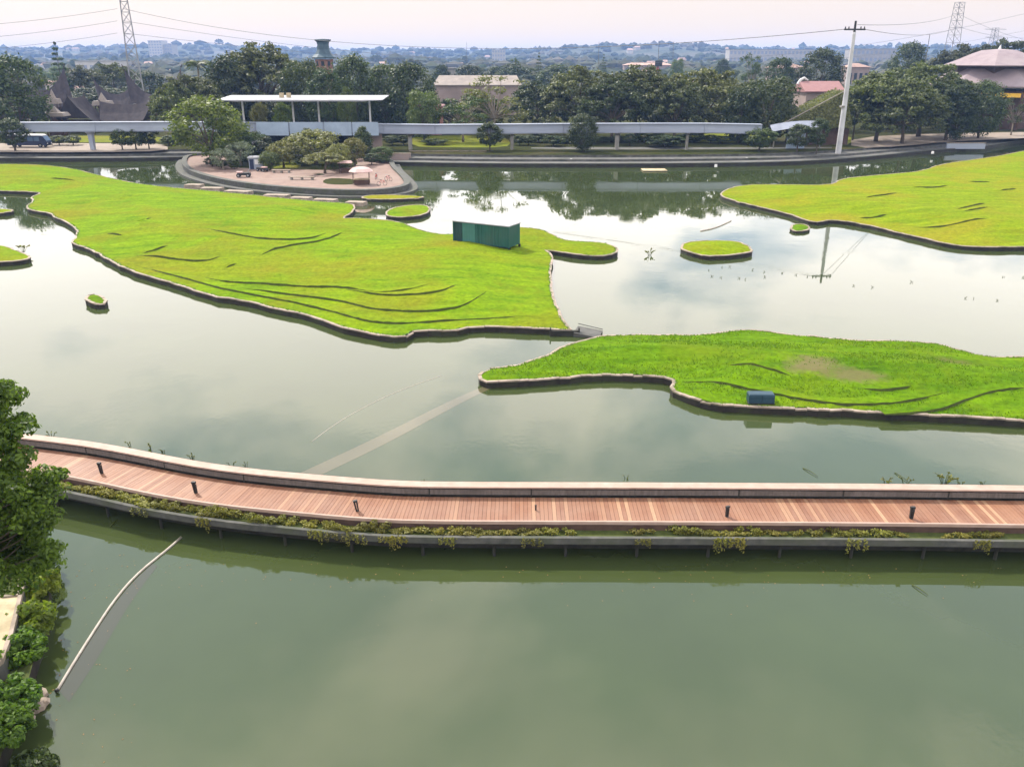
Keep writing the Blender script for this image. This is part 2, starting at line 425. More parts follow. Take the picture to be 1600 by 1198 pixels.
leaf_mat('leaf_silver', (0.085, 0.105, 0.070), (0.20, 0.225, 0.155), 0.25)
leaf_mat('leaf_olive', (0.0638, 0.0697, 0.0187), (0.1615, 0.1573, 0.0467), 0.3)
leaf_mat('leaf_near', (0.018, 0.050, 0.006), (0.125, 0.200, 0.020), 0.45, 0.1)
leaf_mat('grass_blade', (0.045, 0.100, 0.004), (0.105, 0.185, 0.007), 0.35, 0.0)
leaf_mat('leaf_fern', (0.06, 0.095, 0.012), (0.175, 0.21, 0.03), 0.45, 0.15)
leaf_mat('leaf_planter', (0.075, 0.082, 0.012), (0.20, 0.185, 0.03), 0.35, 0.35)


def plank_mat():
    m, N, L, B = new_mat('deck_plank')
    oi = N.new('ShaderNodeObjectInfo')
    col = ramp(N, L, oi.outputs['Random'], [(0.0, (0.155, 0.064, 0.034)), (0.45, (0.190, 0.084, 0.046)), (0.84, (0.212, 0.101, 0.056)), (0.92, (0.270, 0.148, 0.084)), (1.0, (0.32, 0.192, 0.112))])
    n = noise(N, L, 1.2, 5, 0.6)
    col = mix(N, L, ramp(N, L, n, [(0.4, 0.0), (0.75, 0.45)]), col, (0.25, 0.132, 0.078))
    g = noise(N, L, 9, 6, 0.6)
    col = mix(N, L, 0.35, col, ramp(N, L, g, [(0.3, (0.7, 0.66, 0.64)), (0.7, (1.1, 1.1, 1.1))]), 'MULTIPLY')
    w_ = noise(N, L, .3, 5, .65); col = mix(N, L, ramp(N, L, w_, [(0.42, 0.0), (0.7, 0.5)]), col, (0.19, 0.115, 0.085))
    L.new(col, B.inputs['Base Color']); B.inputs['Roughness'].default_value = 0.6
    B.inputs['Specular IOR Level'].default_value = 0.4
    bump(N, L, g, 0.15, 0.004, B)
    MATS['deck_plank'] = m


plank_mat()
M = MATS

# ---------------------------------------------------------------- polygons
def chaikin(pts, n=1, closed=True):
    for _ in range(n):
        q = []; m = len(pts)
        for i in range(m if closed else m - 1):
            a, b = pts[i], pts[(i + 1) % m]
            q += [a * 0.75 + b * 0.25, a * 0.25 + b * 0.75]
        if not closed: q = [pts[0]] + q + [pts[-1]]
        pts = q
    return pts


def resample(pts, step, closed=False):
    pp = pts + [pts[0]] if closed else pts
    d = [0.0]
    for a, b in zip(pp, pp[1:]): d.append(d[-1] + (b - a).length)
    n = max(2, int(round(d[-1] / step))); out = []; j = 0
    for i in range(n if closed else n + 1):
        s = d[-1] * i / n
        while j < len(d) - 2 and d[j + 1] < s: j += 1
        t = (s - d[j]) / max(1e-9, d[j + 1] - d[j]); out.append(pp[j].lerp(pp[j + 1], t))
    return out


def area2(pts):
    return sum(a.x * b.y - b.x * a.y for a, b in zip(pts, pts[1:] + pts[:1]))


def offset_in(pts, d):
    """pts counter-clockwise; move each point d to the inside"""
    out = []; n = len(pts)
    for i in range(n):
        t = (pts[(i + 1) % n] - pts[i - 1]); t.z = 0
        if t.length < 1e-9: t = Vector((1, 0, 0))
        t.normalize(); out.append(pts[i] + Vector((-t.y, t.x, 0)) * d)
    return out


def inside(px, py, poly):
    """vectorised point in polygon"""
    c = np.zeros(len(px), bool); n = len(poly); j = n - 1
    for i in range(n):
        xi, yi, xj, yj = poly[i].x, poly[i].y, poly[j].x, poly[j].y
        if yi != yj:
            c ^= ((yi > py) != (yj > py)) & (px < (xj - xi) * (py - yi) / (yj - yi) + xi)
        j = i
    return c


def dist_poly(px, py, poly):
    best = np.full(len(px), 1e9); n = len(poly)
    for i in range(n):
        a, b = poly[i], poly[(i + 1) % n]
        dx, dy = b.x - a.x, b.y - a.y; l = dx * dx + dy * dy + 1e-12
        t = np.clip(((px - a.x) * dx + (py - a.y) * dy) / l, 0, 1)
        best = np.minimum(best, np.hypot(px - a.x - t * dx, py - a.y - t * dy))
    return best


def wav(x, y, s, seed=0.0):
    return (np.sin(x * s + 1.3 * np.sin(y * s * 0.7 + seed)) + np.sin(y * s * 1.1 + seed * 2 + 1.1 * np.sin(x * s * 0.8)) + np.sin((x + y) * s * 0.6 + seed * 3)) / 3


def cdt_fill(poly, extra):
    vs_ = [Vector((p.x, p.y)) for p in poly] + [Vector(e) for e in extra]
    n = len(poly)
    v, e, f, _, _, _ = delaunay_2d_cdt(vs_, [(i, (i + 1) % n) for i in range(n)], [tuple(range(n))], 1, 1e-5)
    return v, f


class Island:
    def __init__(s, name, pix, label, lawn, mound=0.7, step=1.2, kerb=0.48, wid=0.19, smooth=1, seed=1.0, cat='islet', cell=1.6, ramp_w=7.0, tuss=0.022):
        pts = [P(x, y, kerb) for x, y in pix]
        if area2(pts) < 0: pts.reverse()
        pts = resample(chaikin(pts, smooth), step, True)
        # hand-laid stone edge wanders a little
        pts = [p + Vector((rng.gauss(0, .05), rng.gauss(0, .05), 0)) for p in pts]
        s.kerb, s.mound, s.seed, s.ramp_w = kerb, mound, seed, ramp_w
        inn = offset_in(pts, wid); s.inn = inn
        n = len(pts)
        root = empty(name, (0, 0, 0), label=label, cat=cat); s.root = root
        v = []; f = []
        zz = [kerb + rng.gauss(0, .012) for _ in pts]
        for i, p in enumerate(pts):
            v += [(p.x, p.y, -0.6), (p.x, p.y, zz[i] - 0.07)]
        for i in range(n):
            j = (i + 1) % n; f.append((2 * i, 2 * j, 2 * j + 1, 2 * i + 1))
        mesh('retaining_wall', v, f, M['shaded_wet_stone'], root)
        out = offset_in(pts, -0.05); mbk = MB()
        for i in range(n):
            j = (i + 1) % n; dz = rng.gauss(0, .014); do = rng.gauss(0, .012); z = kerb + dz
            if rng.random() < .04: z -= .05
            def lp(a, b, t): return (a.x + (b.x - a.x) * t, a.y + (b.y - a.y) * t)
            o0, o1, i0, i1 = lp(out[i], out[j], .012), lp(out[i], out[j], .988), lp(inn[i], inn[j], .012), lp(inn[i], inn[j], .988)
            mbk.add([(*o0, z - .09), (*o1, z - .09), (*i1, z - .2), (*i0, z - .2), (*o0, z), (*o1, z), (*i1, z + .008), (*i0, z + .008)],
                    [(4, 5, 6, 7), (0, 1, 5, 4), (1, 2, 6, 5), (2, 3, 7, 6), (3, 0, 4, 7)])
        v, f = mbk.v, mbk.f
        mesh('coping', v, f, M['coping'], root)
        # lawn
        xs = [p.x for p in inn]; ys = [p.y for p in inn]
        gx, gy = np.meshgrid(np.arange(min(xs), max(xs), cell), np.arange(min(ys), max(ys), cell))
        gx = (gx + nr.uniform(-.3, .3, gx.shape) * cell).ravel(); gy = (gy + nr.uniform(-.3, .3, gy.shape) * cell).ravel()
        k = inside(gx, gy, inn); gx, gy = gx[k], gy[k]
        if len(gx):
            k = dist_poly(gx, gy, inn) > cell * 0.45; gx, gy = gx[k], gy[k]
        vv, ff = cdt_fill(inn, list(zip(gx.tolist(), gy.tolist())))
        x = np.array([q.x for q in vv]); y = np.array([q.y for q in vv])
        z = s.height(x, y) + nr.normal(0, 1, len(x)) * tuss * (np.arange(len(x)) >= len(inn))
        s.lawn = lawn
        mesh('lawn', list(zip(x.tolist(), y.tolist(), z.tolist())), ff, lawn, root, smooth=True)

    def height(s, x, y):
        x = np.asarray(x, float); y = np.asarray(y, float)
        d = dist_poly(x, y, s.inn); t = np.clip(d / s.ramp_w, 0, 1); t = t * t * (3 - 2 * t)
        return s.kerb - 0.015 + np.clip(d * 0.35, 0, .05) + t * s.mound * (0.62 + 0.38 * wav(x, y, 0.11, s.seed)) + np.clip(d * .2, 0, 1) * (0.05 * wav(x, y, 0.75, s.seed + 2) + 0.035 * wav(x * .5, y * 1.6, 2.1, s.seed))

    def riser(s, pix, h=0.17, back=1.6):
        p = [P(x, y, s.kerb + s.mound * 0.6) for x, y in pix]
        p = resample(chaikin(p, 2, False), 0.5)
        n = len(p); z = s.height([q.x for q in p], [q.y for q in p])
        v = []; f = []; mi = []
        for i, q in enumerate(p):
            t = p[min(i + 1, n - 1)] - p[max(i - 1, 0)]; t.z = 0; t.normalize()
            nn = Vector((-t.y, t.x, 0))
            if nn.y < 0: nn = -nn
            e = min(1, 5.0 * i / n, 5.0 * (n - 1 - i) / n) ; e = max(0.02, e) * (0.8 + 0.35 * rng.random())
            a = q; b = q + nn * 0.05; c = q + nn * back
            zc = s.height([c.x], [c.y])[0]
            v += [(a.x, a.y, z[i] - .06), (b.x, b.y, z[i] + h * e), (b.x + nn.x * .2, b.y + nn.y * .2, z[i] + h * e + .01), (c.x, c.y, zc - .03)]
        for i in range(n - 1):
            for k in range(3):
                f.append((4 * i + k, 4 * i + 4 + k, 4 * i + 5 + k, 4 * i + 1 + k)); mi.append(0 if k == 0 else 1)
        o = mesh('terrace_edge', v, f, [M['soil'], s.lawn], s.root)
        o.data.polygons.foreach_set('material_index', mi)
        return o


# ---------------------------------------------------------------- water
def tufts(isl, n, size, mat, x0, x1, y0, y1):
    """coarse grass tufts standing in the lawn"""
    x = nr.uniform(x0, x1, n); y = nr.uniform(y0, y1, n)
    k = inside(x, y, isl.inn) & (wav(x * .6, y * 1.5, .9, 2.2) + nr.normal(0, .35, n) > .1); x, y = x[k], y[k]
    z = isl.height(x, y); m = len(x); C = np.stack([x, y, z + size * .3], 1)
    N_ = nr.normal(0, .45, (m, 3)); N_[:, 1] -= .9; T = np.stack([nr.normal(0, .5, m), nr.normal(0, .35, m), np.ones(m)], 1); T /= np.linalg.norm(T, axis=1, keepdims=True)
    B_ = np.cross(T, N_); B_ /= np.linalg.norm(B_, axis=1, keepdims=True); s_ = (size * nr.uniform(.5, 1.2, m))[:, None]
    V = np.stack([C - T * s_ * .5 - B_ * s_ * .3, C - T * s_ * .5 + B_ * s_ * .3, C + T * s_ * .5 + B_ * s_ * .1, C + T * s_ * .5 - B_ * s_ * .25], 1).reshape(-1, 3); q = np.arange(m) * 4
    o = bpy.data.objects.new('grass_tufts', np_mesh('grass_tufts', V, np.stack([q, q + 1, q + 2, q + 3], 1), mat)); link(o, isl.root); o['kind'] = 'stuff'


def grid_sheet(name, x0, x1, y0, y1, z, mat, **k):
    return mesh(name, [(x0, y0, z), (x1, y0, z), (x1, y1, z), (x0, y1, z)], [(0, 1, 2, 3)], mat, **k)


grid_sheet('lake_water', -400, 400, -60, 330, 0.0, M['water'], kind='structure')

islA = Island('grass_island', [(-90, 259), (0, 256), (60, 257), (110, 262), (160, 275), (210, 286), (260, 292), (320, 297), (380, 303), (430, 308), (500, 315), (545, 317), (556, 321), (550, 333),
    (531, 341), (560, 340), (600, 343), (625, 346), (650, 357), (680, 365), (707, 366), (740, 358), (775, 354), (808, 354), (850, 358), (872, 371), (890, 376), (950, 379), (965, 386), (963, 398), (925, 400), (890, 396),
    (862, 391), (850, 390), (866, 398), (860, 418), (862, 450), (868, 472), (880, 500), (890, 512), (896, 518), (860, 513), (820, 512), (770, 510), (735, 509), (715, 516), (690, 517), (645, 515),
    (636, 527), (620, 526), (580, 521), (545, 514), (510, 502), (475, 490), (430, 481), (400, 474), (362, 466), (335, 463), (300, 452), (270, 442), (230, 431), (195, 419), (165, 404), (150, 394), (130, 385),
    (108, 379), (118, 371), (120, 360), (112, 352), (95, 343), (82, 338), (80, 333), (45, 328), (39, 322), (52, 315), (47, 308), (66, 301), (40, 299), (0, 298), (-90, 297)],
    'large lime green lawn island with stone kerb carrying the teal container', M['lawn_a'], 1.0, 1.2, seed=1.0, cell=0.95, ramp_w=10)
for pl in ([(322, 360), (360, 368), (410, 375), (460, 376), (490, 373), (510, 365)], [(405, 398), (430, 388), (470, 382), (510, 376), (540, 362)],
           [(315, 425), (350, 433), (397, 437), (470, 443), (540, 447), (580, 456), (620, 456), (660, 448), (682, 442)], [(540, 449), (590, 459), (640, 462), (690, 457), (714, 446)],
           [(345, 438), (400, 446), (500, 460), (540, 466), (575, 476), (610, 481), (687, 481), (737, 470), (765, 450)],
           [(207, 406), (250, 417), (300, 431), (350, 444), (400, 454), (462, 465), (512, 477), (575, 495), (625, 498), (712, 491), (797, 486), (832, 484)],
           [(212, 392), (250, 397), (295, 404), (325, 405), (347, 398)], [(222, 390), (240, 388), (264, 382)], [(215, 355), (222, 348), (238, 342)], [(352, 414), (360, 412), (371, 409)],
           [(165, 361), (180, 364), (192, 366)], [(75, 280), (95, 281), (118, 282)], [(185, 311), (192, 307), (198, 303)]):
    islA.riser(pl)
islB = Island('grass_island', [(746, 588), (752, 580), (767, 574), (800, 572), (850, 556), (862, 552), (868, 545), (900, 533), (935, 525), (960, 523), (1000, 522), (1060, 523), (1110, 521), (1140, 516), (1170, 514),
    (1200, 517), (1230, 522), (1290, 527), (1350, 532), (1380, 531), (1420, 532), (1470, 537), (1500, 546), (1545, 557), (1600, 557), (1720, 558), (2150, 566), (2200, 600), (2150, 690), (1720, 666), (1600, 655), (1500, 650), (1400, 645), (1300, 640), (1210, 636),
    (1170, 635), (1130, 632), (1100, 627), (1070, 618), (1050, 610), (1046, 602), (1058, 594), (1040, 588), (1000, 586), (940, 585), (870, 590), (800, 595), (775, 596), (755, 595)],
    'deep green rough grass island with bare soil patch, nearest the boardwalk', M['lawn_b'], 1.1, 0.7, seed=3.1, cell=0.38, wid=0.19, ramp_w=8, tuss=0.03)
for pl in ([(1060, 583), (1100, 585), (1160, 597), (1220, 606), (1270, 614), (1330, 620), (1400, 618), (1440, 612), (1485, 603)], [(1140, 567), (1170, 571), (1200, 578), (1235, 584)],
           [(1385, 632), (1430, 631), (1475, 627), (1515, 613), (1560, 603), (1640, 600)], [(1340, 598), (1370, 602), (1400, 601), (1430, 596)]):
    islB.riser(pl, 0.15, 1.3)
tufts(islB, 70000, .10, M['grass_blade'], min(p.x for p in islB.inn), max(p.x for p in islB.inn), min(p.y for p in islB.inn), max(p.y for p in islB.inn))
def edge_grass(isl, per_m, size):
    C = []; n = len(isl.inn)
    for i in range(n):
        a, b = isl.inn[i], isl.inn[(i + 1) % n]; d = b - a; t = Vector((-d.y, d.x, 0)).normalized()
        if math.sin(a.x * .9) + math.sin(a.y * 1.3 + a.x * .3) < -.6: continue
        for k in range(max(1, int(per_m * d.length))):
            q = a + d * rng.random() + t * rng.gauss(.0, .05); C.append((q.x, q.y, isl.kerb + .02))
    C = np.array(C); V, F = leaf_quads(C, nr.normal(0, .6, (len(C), 3)) + np.array([0, 0, .6]), size, 2.2)
    o = bpy.data.objects.new('edge_grass', np_mesh('edge_grass', V, F, M['grass_blade'])); link(o, isl.root); o['kind'] = 'stuff'


edge_grass(islA, 9, .22); edge_grass(islB, 16, .16)
islC = Island('grass_island', [(1124, 302), (1140, 293), (1170, 288), (1220, 288), (1300, 289), (1309, 281), (1330, 277), (1400, 271), (1440, 267), (1470, 256), (1530, 248), (1570, 242), (1600, 235), (1720, 224), (1950, 216), (2050, 300),
    (1950, 392), (1720, 388), (1600, 385), (1540, 386), (1490, 383), (1440, 371), (1400, 362), (1355, 351), (1300, 342), (1280, 347), (1262, 345), (1240, 336), (1200, 326), (1160, 317), (1130, 308)],
    'yellow green lawn island at right edge below the tall pole', M['lawn_c'], 1.3, 1.2, seed=5.2, cell=1.0, ramp_w=12)
for pl in ([(1350, 311), (1375, 308), (1402, 304)], [(1495, 330), (1520, 325), (1541, 319)], [(1420, 347), (1450, 350), (1490, 350), (1545, 345)], [(1505, 334), (1530, 330), (1545, 326)], [(1512, 286), (1530, 287), (1548, 286)],
           [(1420, 296), (1450, 297), (1485, 293)], [(1340, 333), (1365, 334), (1388, 331)], [(1560, 300), (1575, 299), (1588, 297)]):
    islC.riser(pl)
islD = Island('grass_island', [(1062, 386), (1070, 378), (1100, 375), (1150, 376), (1170, 383), (1178, 393), (1160, 396), (1130, 399), (1105, 400), (1085, 396), (1070, 391)], 'small oval grass islet alone in open water, centre right', M['lawn_c'], 0.5, 0.8, seed=2, cell=1.0, ramp_w=3)
islE = Island('grass_island', [(1234, 356), (1238, 350), (1252, 349), (1264, 352), (1266, 358), (1255, 361), (1240, 361)], 'tiny mounded grass islet beside the reflected pole', M['lawn_b'], 0.35, 0.5, seed=4, cell=0.7, kerb=0.3, ramp_w=1.5)
islF = Island('grass_island', [(131, 466), (140, 460), (155, 459), (166, 466), (168, 473), (152, 475), (138, 472)], 'tiny kerbed grass islet alone in the water at left', M['lawn_b'], 0.2, 0.5, seed=6, cell=0.6, ramp_w=1.5)
islG = Island('grass_island', [(600, 334), (610, 325), (640, 320), (665, 320), (673, 324), (668, 333), (650, 338), (610, 339)], 'small flat grass islet behind the large island near the plaza', M['lawn_a'], 0.25, 0.8, seed=7, cell=1.2, ramp_w=3)
islH = Island('grass_island', [(562, 309), (572, 305), (610, 304), (660, 306), (662, 309), (620, 311), (580, 311)], 'thin low grass strip in the water under the plaza wall', M['lawn_c'], 0.15, 0.9, seed=8, cell=1.4, ramp_w=3)
islI = Island('grass_island', [(-80, 378), (0, 381), (30, 392), (53, 402), (30, 407), (0, 409), (-80, 411)], 'kerbed grass islet cut by the left edge of the picture', M['lawn_a'], 0.4, 0.8, seed=9, cell=1.2, ramp_w=4)
islJ = Island('grass_island', [(-60, 327), (0, 326), (18, 327), (21, 330), (0, 333), (-60, 334)], 'thin stone spit at the left edge above the kerbed islet', M['lawn_c'], 0.1, 0.8, seed=9, cell=1.4, ramp_w=4)

# ---------------------------------------------------------------- far bank and ground
def slab(name, top_poly, z, ztop_mat, wall_mat, wall_edges=None, zbot=-0.6, parent=None, **k):
    """flat slab over a closed outline with its own walls"""
    poly = [Vector((p.x, p.y, 0)) for p in top_poly]
    if area2(poly) < 0: poly.reverse()
    root = empty(name, (0, 0, 0), **k) if parent is None else parent
    v, f = cdt_fill(poly, [])
    mesh('top_surface', [(q.x, q.y, z) for q in v], f, ztop_mat, root)
    n = len(poly); vv = []; ff = []
    for p in poly: vv += [(p.x, p.y, zbot), (p.x, p.y, z - 0.004)]
    for i in range(n):
        j = (i + 1) % n; ff.append((2 * i, 2 * j, 2 * j + 1, 2 * i + 1))
    mesh('side_wall', vv, ff, wall_mat, root)
    return root


SHORE = [(-420, 250), (-200, 252), (0, 253), (150, 253), (250, 252), (292, 251), (400, 253), (520, 256), (610, 259), (700, 261), (800, 262), (900, 262), (1000, 262), (1100, 261), (1180, 260), (1250, 258),
         (1300, 255), (1350, 251), (1400, 246), (1440, 241), (1500, 237), (1545, 233), (1600, 222), (1700, 214), (1900, 206)]
sh = resample(chaikin([P(x, y, 0) for x, y in SHORE], 1, False), 6.0)


def shore_shift(dy):
    return [p + Vector((0, dy, 0)) for p in sh]


def bank(name, dy0, dy1, z, top, wall, **k):
    return slab(name, shore_shift(dy0) + list(reversed(shore_shift(dy1))), z, top, wall, **k)


bank('bank_terrace', 0, 4.5, 0.75, M['grey_paving'], M['shaded_wet_stone'], kind='structure')
bank('upper_terrace', 3.6, 8.5, 1.15, M['dark_concrete'], M['dark_concrete'], kind='structure', zbot=0.5)
# coping strip along the water edge
mb = MB()
for a, b in zip(sh, sh[1:]):
    mb.add([(a.x, a.y - .06, .66), (b.x, b.y - .06, .66), (b.x, b.y - .06, .80), (a.x, a.y - .06, .80), (b.x, b.y + .45, .80), (a.x, a.y + .45, .80), (b.x, b.y + .45, .70), (a.x, a.y + .45, .70)],
           [(0, 1, 2, 3), (3, 2, 4, 5), (5, 4, 6, 7)])
mb.build('bank_kerb', M['shaded_old_concrete'], kind='structure')
# the ground: one sheet from the upper kerb to the foot of the hills
GZ = 1.6
gp = shore_shift(7.5)
gp = [Vector((-6500, gp[0].y, 0))] + gp + [Vector((6500, gp[-1].y, 0)), Vector((6500, 6900, 0)), Vector((-6500, 6900, 0))]
slab('ground', gp, GZ, M['park_grass'], M['dark_concrete'], kind='structure', zbot=0.4)


def patch(name, pix, z, mat, h=0.0, **k):
    pts = [P(x, y, z) for x, y in pix]
    if area2(pts) < 0: pts.reverse()
    pts = chaikin(pts, 1)
    v, f = cdt_fill(pts, [])
    return mesh(name, [(q.x, q.y, z) for q in v], f, mat, **k)


patch('service_road', [(-250, 236), (-20, 238), (150, 238), (262, 236), (262, 228), (240, 224), (120, 224), (-20, 224), (-250, 224)], GZ + .006, M['tan_paving'], kind='structure')
patch('lawn_strip', [(70, 222.5), (180, 222.5), (262, 222), (262, 214), (160, 212), (70, 213)], GZ + .006, M['bright_grass'], kind='structure')
patch('park_lawn', [(640, 229), (700, 230.5), (790, 230.5), (800, 222), (780, 212), (640, 212)], GZ + .006, M['bright_grass'], kind='structure')
patch('park_lawn', [(1070, 222.5), (1130, 223), (1210, 223), (1215, 209), (1075, 209)], GZ + .006, M['bright_grass'], kind='structure')
patch('verge', [(1290, 226), (1310, 227), (1330, 226), (1330, 212), (1290, 212)], GZ + .006, M['bright_grass'], kind='structure')
patch('promenade', [(1330, 232), (1420, 228), (1470, 222), (1640, 214), (1640, 206), (1470, 208), (1330, 215)], GZ + .010, M['tan_paving'], kind='structure')
patch('promenade', [(830, 233), (1000, 234), (1180, 233), (1300, 232), (1300, 229.5), (1180, 230.5), (1000, 230), (830, 230)], GZ + .008, M['grey_paving'], kind='structure')

# plaza promontory
PZ = 0.85
pr = [(292, 243), (284, 250), (285, 260), (298, 270), (340, 282), (400, 291), (470, 297), (540, 300), (600, 299), (636, 293), (642, 286), (630, 272), (618, 262), (612, 248), (560, 240), (380, 236)]
prp = resample(chaikin([P(x, y, PZ) for x, y in pr], 2), 2.0, True)
if area2(prp) < 0: prp.reverse()
plaza = slab('plaza_promontory', prp, PZ, M['pink_paving'], M['shaded_wet_stone'], kind='structure')
# parapet kerb round the plaza
a1 = offset_in(prp, -0.05); a2 = offset_in(prp, 0.9); n = len(prp); v = []; f = []
for i in range(n):
    v += [(a1[i].x, a1[i].y, .35), (a1[i].x, a1[i].y, PZ + .28), (a2[i].x, a2[i].y, PZ + .30), (a2[i].x, a2[i].y, PZ - .02)]
for i in range(n):
    j = (i + 1) % n
    for k in range(3): f.append((4 * i + k, 4 * j + k, 4 * j + k + 1, 4 * i + k + 1))
mesh('parapet', v, f, M['shaded_old_concrete'], plaza)
a1 = offset_in(prp, -1.3); a2 = offset_in(prp, 0.02); v = []; f = []
for i in range(n):
    v += [(a1[i].x, a1[i].y, -.3), (a1[i].x, a1[i].y, .30), (a2[i].x, a2[i].y, .31), (a2[i].x, a2[i].y, -.3)]
for i in range(n):
    j = (i + 1) % n
    for k in range(3): f.append((4 * i + k, 4 * j + k, 4 * j + k + 1, 4 * i + k + 1))
mesh('foot_ledge', v, f, M['shaded_old_concrete'], plaza)
patch('plaza_lawn', [(360, 262), (420, 264), (470, 265), (520, 266), (560, 260), (555, 244), (500, 240), (420, 240), (365, 246)], PZ + .008, M['park_grass'], kind='structure')
patch('plaza_lawn', [(412, 262), (440, 264), (470, 263), (470, 254), (415, 253)], PZ + .014, M['bright_grass'], kind='structure')
patch('plaza_bed', [(505, 287), (530, 289), (556, 288), (556, 280), (520, 278), (505, 281)], PZ + .012, M['park_grass'], kind='structure')
# stone ledge blocks behind the large island
for i, (x, y, w) in enumerate([(303, 288, 3.0), (331, 293, 3.6), (372, 298, 4.6), (432, 304, 4.0), (470, 308, 3.2), (508, 311, 3.6), (556, 315, 3.0)]):
    p = P(x, y, .5)
    mb = MB().frustum((0, 0, -1.0), (w / 2, .9), (0.05, 0, 0), (w / 2 - .12, .75))
    o = mb.build('stone_block', M['coping'], label='flat pale stone block at the rear edge of the large lawn island', cat='stone', group='stone blocks behind the large island')
    o.location = p; o.rotation_euler = (0, 0, -0.25 + rng.uniform(-.1, .1))

# far hills: rolling canopy that rises to the horizon
def terrain():
    xs = np.concatenate([np.linspace(-1, 1, 241)])
    ys = np.concatenate([np.linspace(430, 1200, 56), np.linspace(1225, 4200, 90)])
    v = []; nx = len(xs)
    X = np.outer(ys, xs * 1.05) ; Y = np.repeat(ys[:, None], nx, 1)
    t = np.clip((Y - 800) / 2600, 0, 1)
    Z = GZ - 3.0 + 4.0 * np.clip((Y - 430) / 300, 0, 1) + 26 * t + 12 * t * wav(X, Y, 0.0021, 1.0) + 7 * t * wav(X, Y, 0.006, 2.0) + 3.0 * wav(X, Y, 0.017, .4) * np.clip((Y - 430) / 400, 0, 1)
    # three wooded hills standing on the skyline
    for hx, hy, hr, hh in ((330, 2500, 230, 26), (-980, 2900, 260, 22), (-560, 3000, 140, 10), (620, 3200, 420, 16), (-260, 3300, 300, 14), (-1500, 3300, 500, 20), (1500, 3000, 500, 14)):
        Z += hh * np.exp(-(((X - hx) / hr) ** 2 + ((Y - hy) / (hr * 1.6)) ** 2))
    cn = nr.normal(0, 1, X.shape); Z += cn * (0.8 + 1.6 * t) + 2.2 * np.abs(wav(X, Y, 0.06, 3.3)) * np.clip((Y - 430) / 200, 0, 1)
    V = np.stack([X, Y, Z], -1).reshape(-1, 3)
    f = [(j * nx + i, j * nx + i + 1, (j + 1) * nx + i + 1, (j + 1) * nx + i) for j in range(len(ys) - 1) for i in range(nx - 1)]
    mesh('hills', V.tolist(), f, M['hill_woods'], kind='structure')

    def h(x, y):
        j = int(np.argmin(abs(ys - y))); i = int(np.argmin(abs(xs * 1.05 * ys[j] - x)))
        return float(Z[j, i])
    return h


hill_z = terrain()


def far_woods():
    ico_v = []; bm = bmesh.new(); bmesh.ops.create_icosphere(bm, subdivisions=1, radius=1.0); bm.verts.ensure_lookup_table()
    bv = np.array([v.co[:] for v in bm.verts]); bf = np.array([[v.index for v in f.verts] for f in bm.faces]); bm.free()
    Vs = []; Fs = []; n = 0
    for k in range(5200):
        D = 430 + 3200 * rng.random() ** 1.5; px = rng.uniform(-80, 1680); x = (px - 800) / FPX * (D * CP + 18 * SP)
        if math.sin(x * .013 + 2 * math.sin(D * .006)) + math.sin(D * .011 + x * .004) < -.75: continue
        r_ = rng.uniform(4, 8) * (1 + D / 3500); z = hill_z(x, D)
        v = bv * np.array([r_ * rng.uniform(.8, 1.5), r_, r_ * rng.uniform(.6, 1.0)]) * nr.uniform(.72, 1.25, (len(bv), 1)) + np.array([x, D, z + r_ * .25])
        Vs.append(v); Fs.append(bf + n); n += len(bv)
    V = np.concatenate(Vs); F = np.concatenate(Fs)
    mesh('far_woods', V.tolist(), F.tolist(), M['hill_woods'], kind='stuff', label='hazy blue woods covering the far plain and hills', cat='woods')


far_woods()

# ---------------------------------------------------------------- boardwalk
BW = [(-200, 712), (-60, 721), (72, 737), (150, 752), (250, 774), (350, 789), (450, 799), (575, 810), (650, 813), (800, 814), (1000, 814.5), (1200, 815.5), (1400, 817), (1600, 819.5), (1800, 822), (1980, 824)]
DZ, LZ = 1.10, 0.34      # deck height above the walkway frame, frame height above the water
bw = resample(chaikin([P(x, y, DZ + LZ) for x, y in BW], 3, False), 0.18)
bn = []
for i in range(len(bw)):
    t = bw[min(i + 4, len(bw) - 1)] - bw[max(i - 4, 0)]; t.normalize(); bn.append(Vector((-t.y, t.x, 0)))
walk = empty('boardwalk', (bw[0].x, bw[0].y, LZ), label='long curved walkway of red brown planks with pink bench and planter', cat='boardwalk')
inv = Matrix.Translation(-walk.location)


def strip(name, prof, mat, step=3, i0=0, i1=None, closed=True, parent=walk, jit=0.0):
    """sweep a profile [(offset from deck front, z)] along the walk"""
    idx = list(range(i0, (i1 or len(bw)), step)); m = len(prof); v = []; f = []
    for i in idx:
        dz = rng.uniform(-jit, jit); do = rng.uniform(-jit, jit)
        for o, z in prof:
            p = bw[i] + bn[i] * (o + do); v.append((p.x - walk.location.x, p.y - walk.location.y, z + dz))
    for a in range(len(idx) - 1):
        for k in range(m if closed else m - 1):
            f.append((a * m + k, (a + 1) * m + k, (a + 1) * m + (k + 1) % m, a * m + (k + 1) % m))
    if closed:
        f.append(tuple(range(m))); e = (len(idx) - 1) * m; f.append(tuple(e + k for k in reversed(range(m))))
    return mesh(name, v, f, mat, parent)


W = 2.1
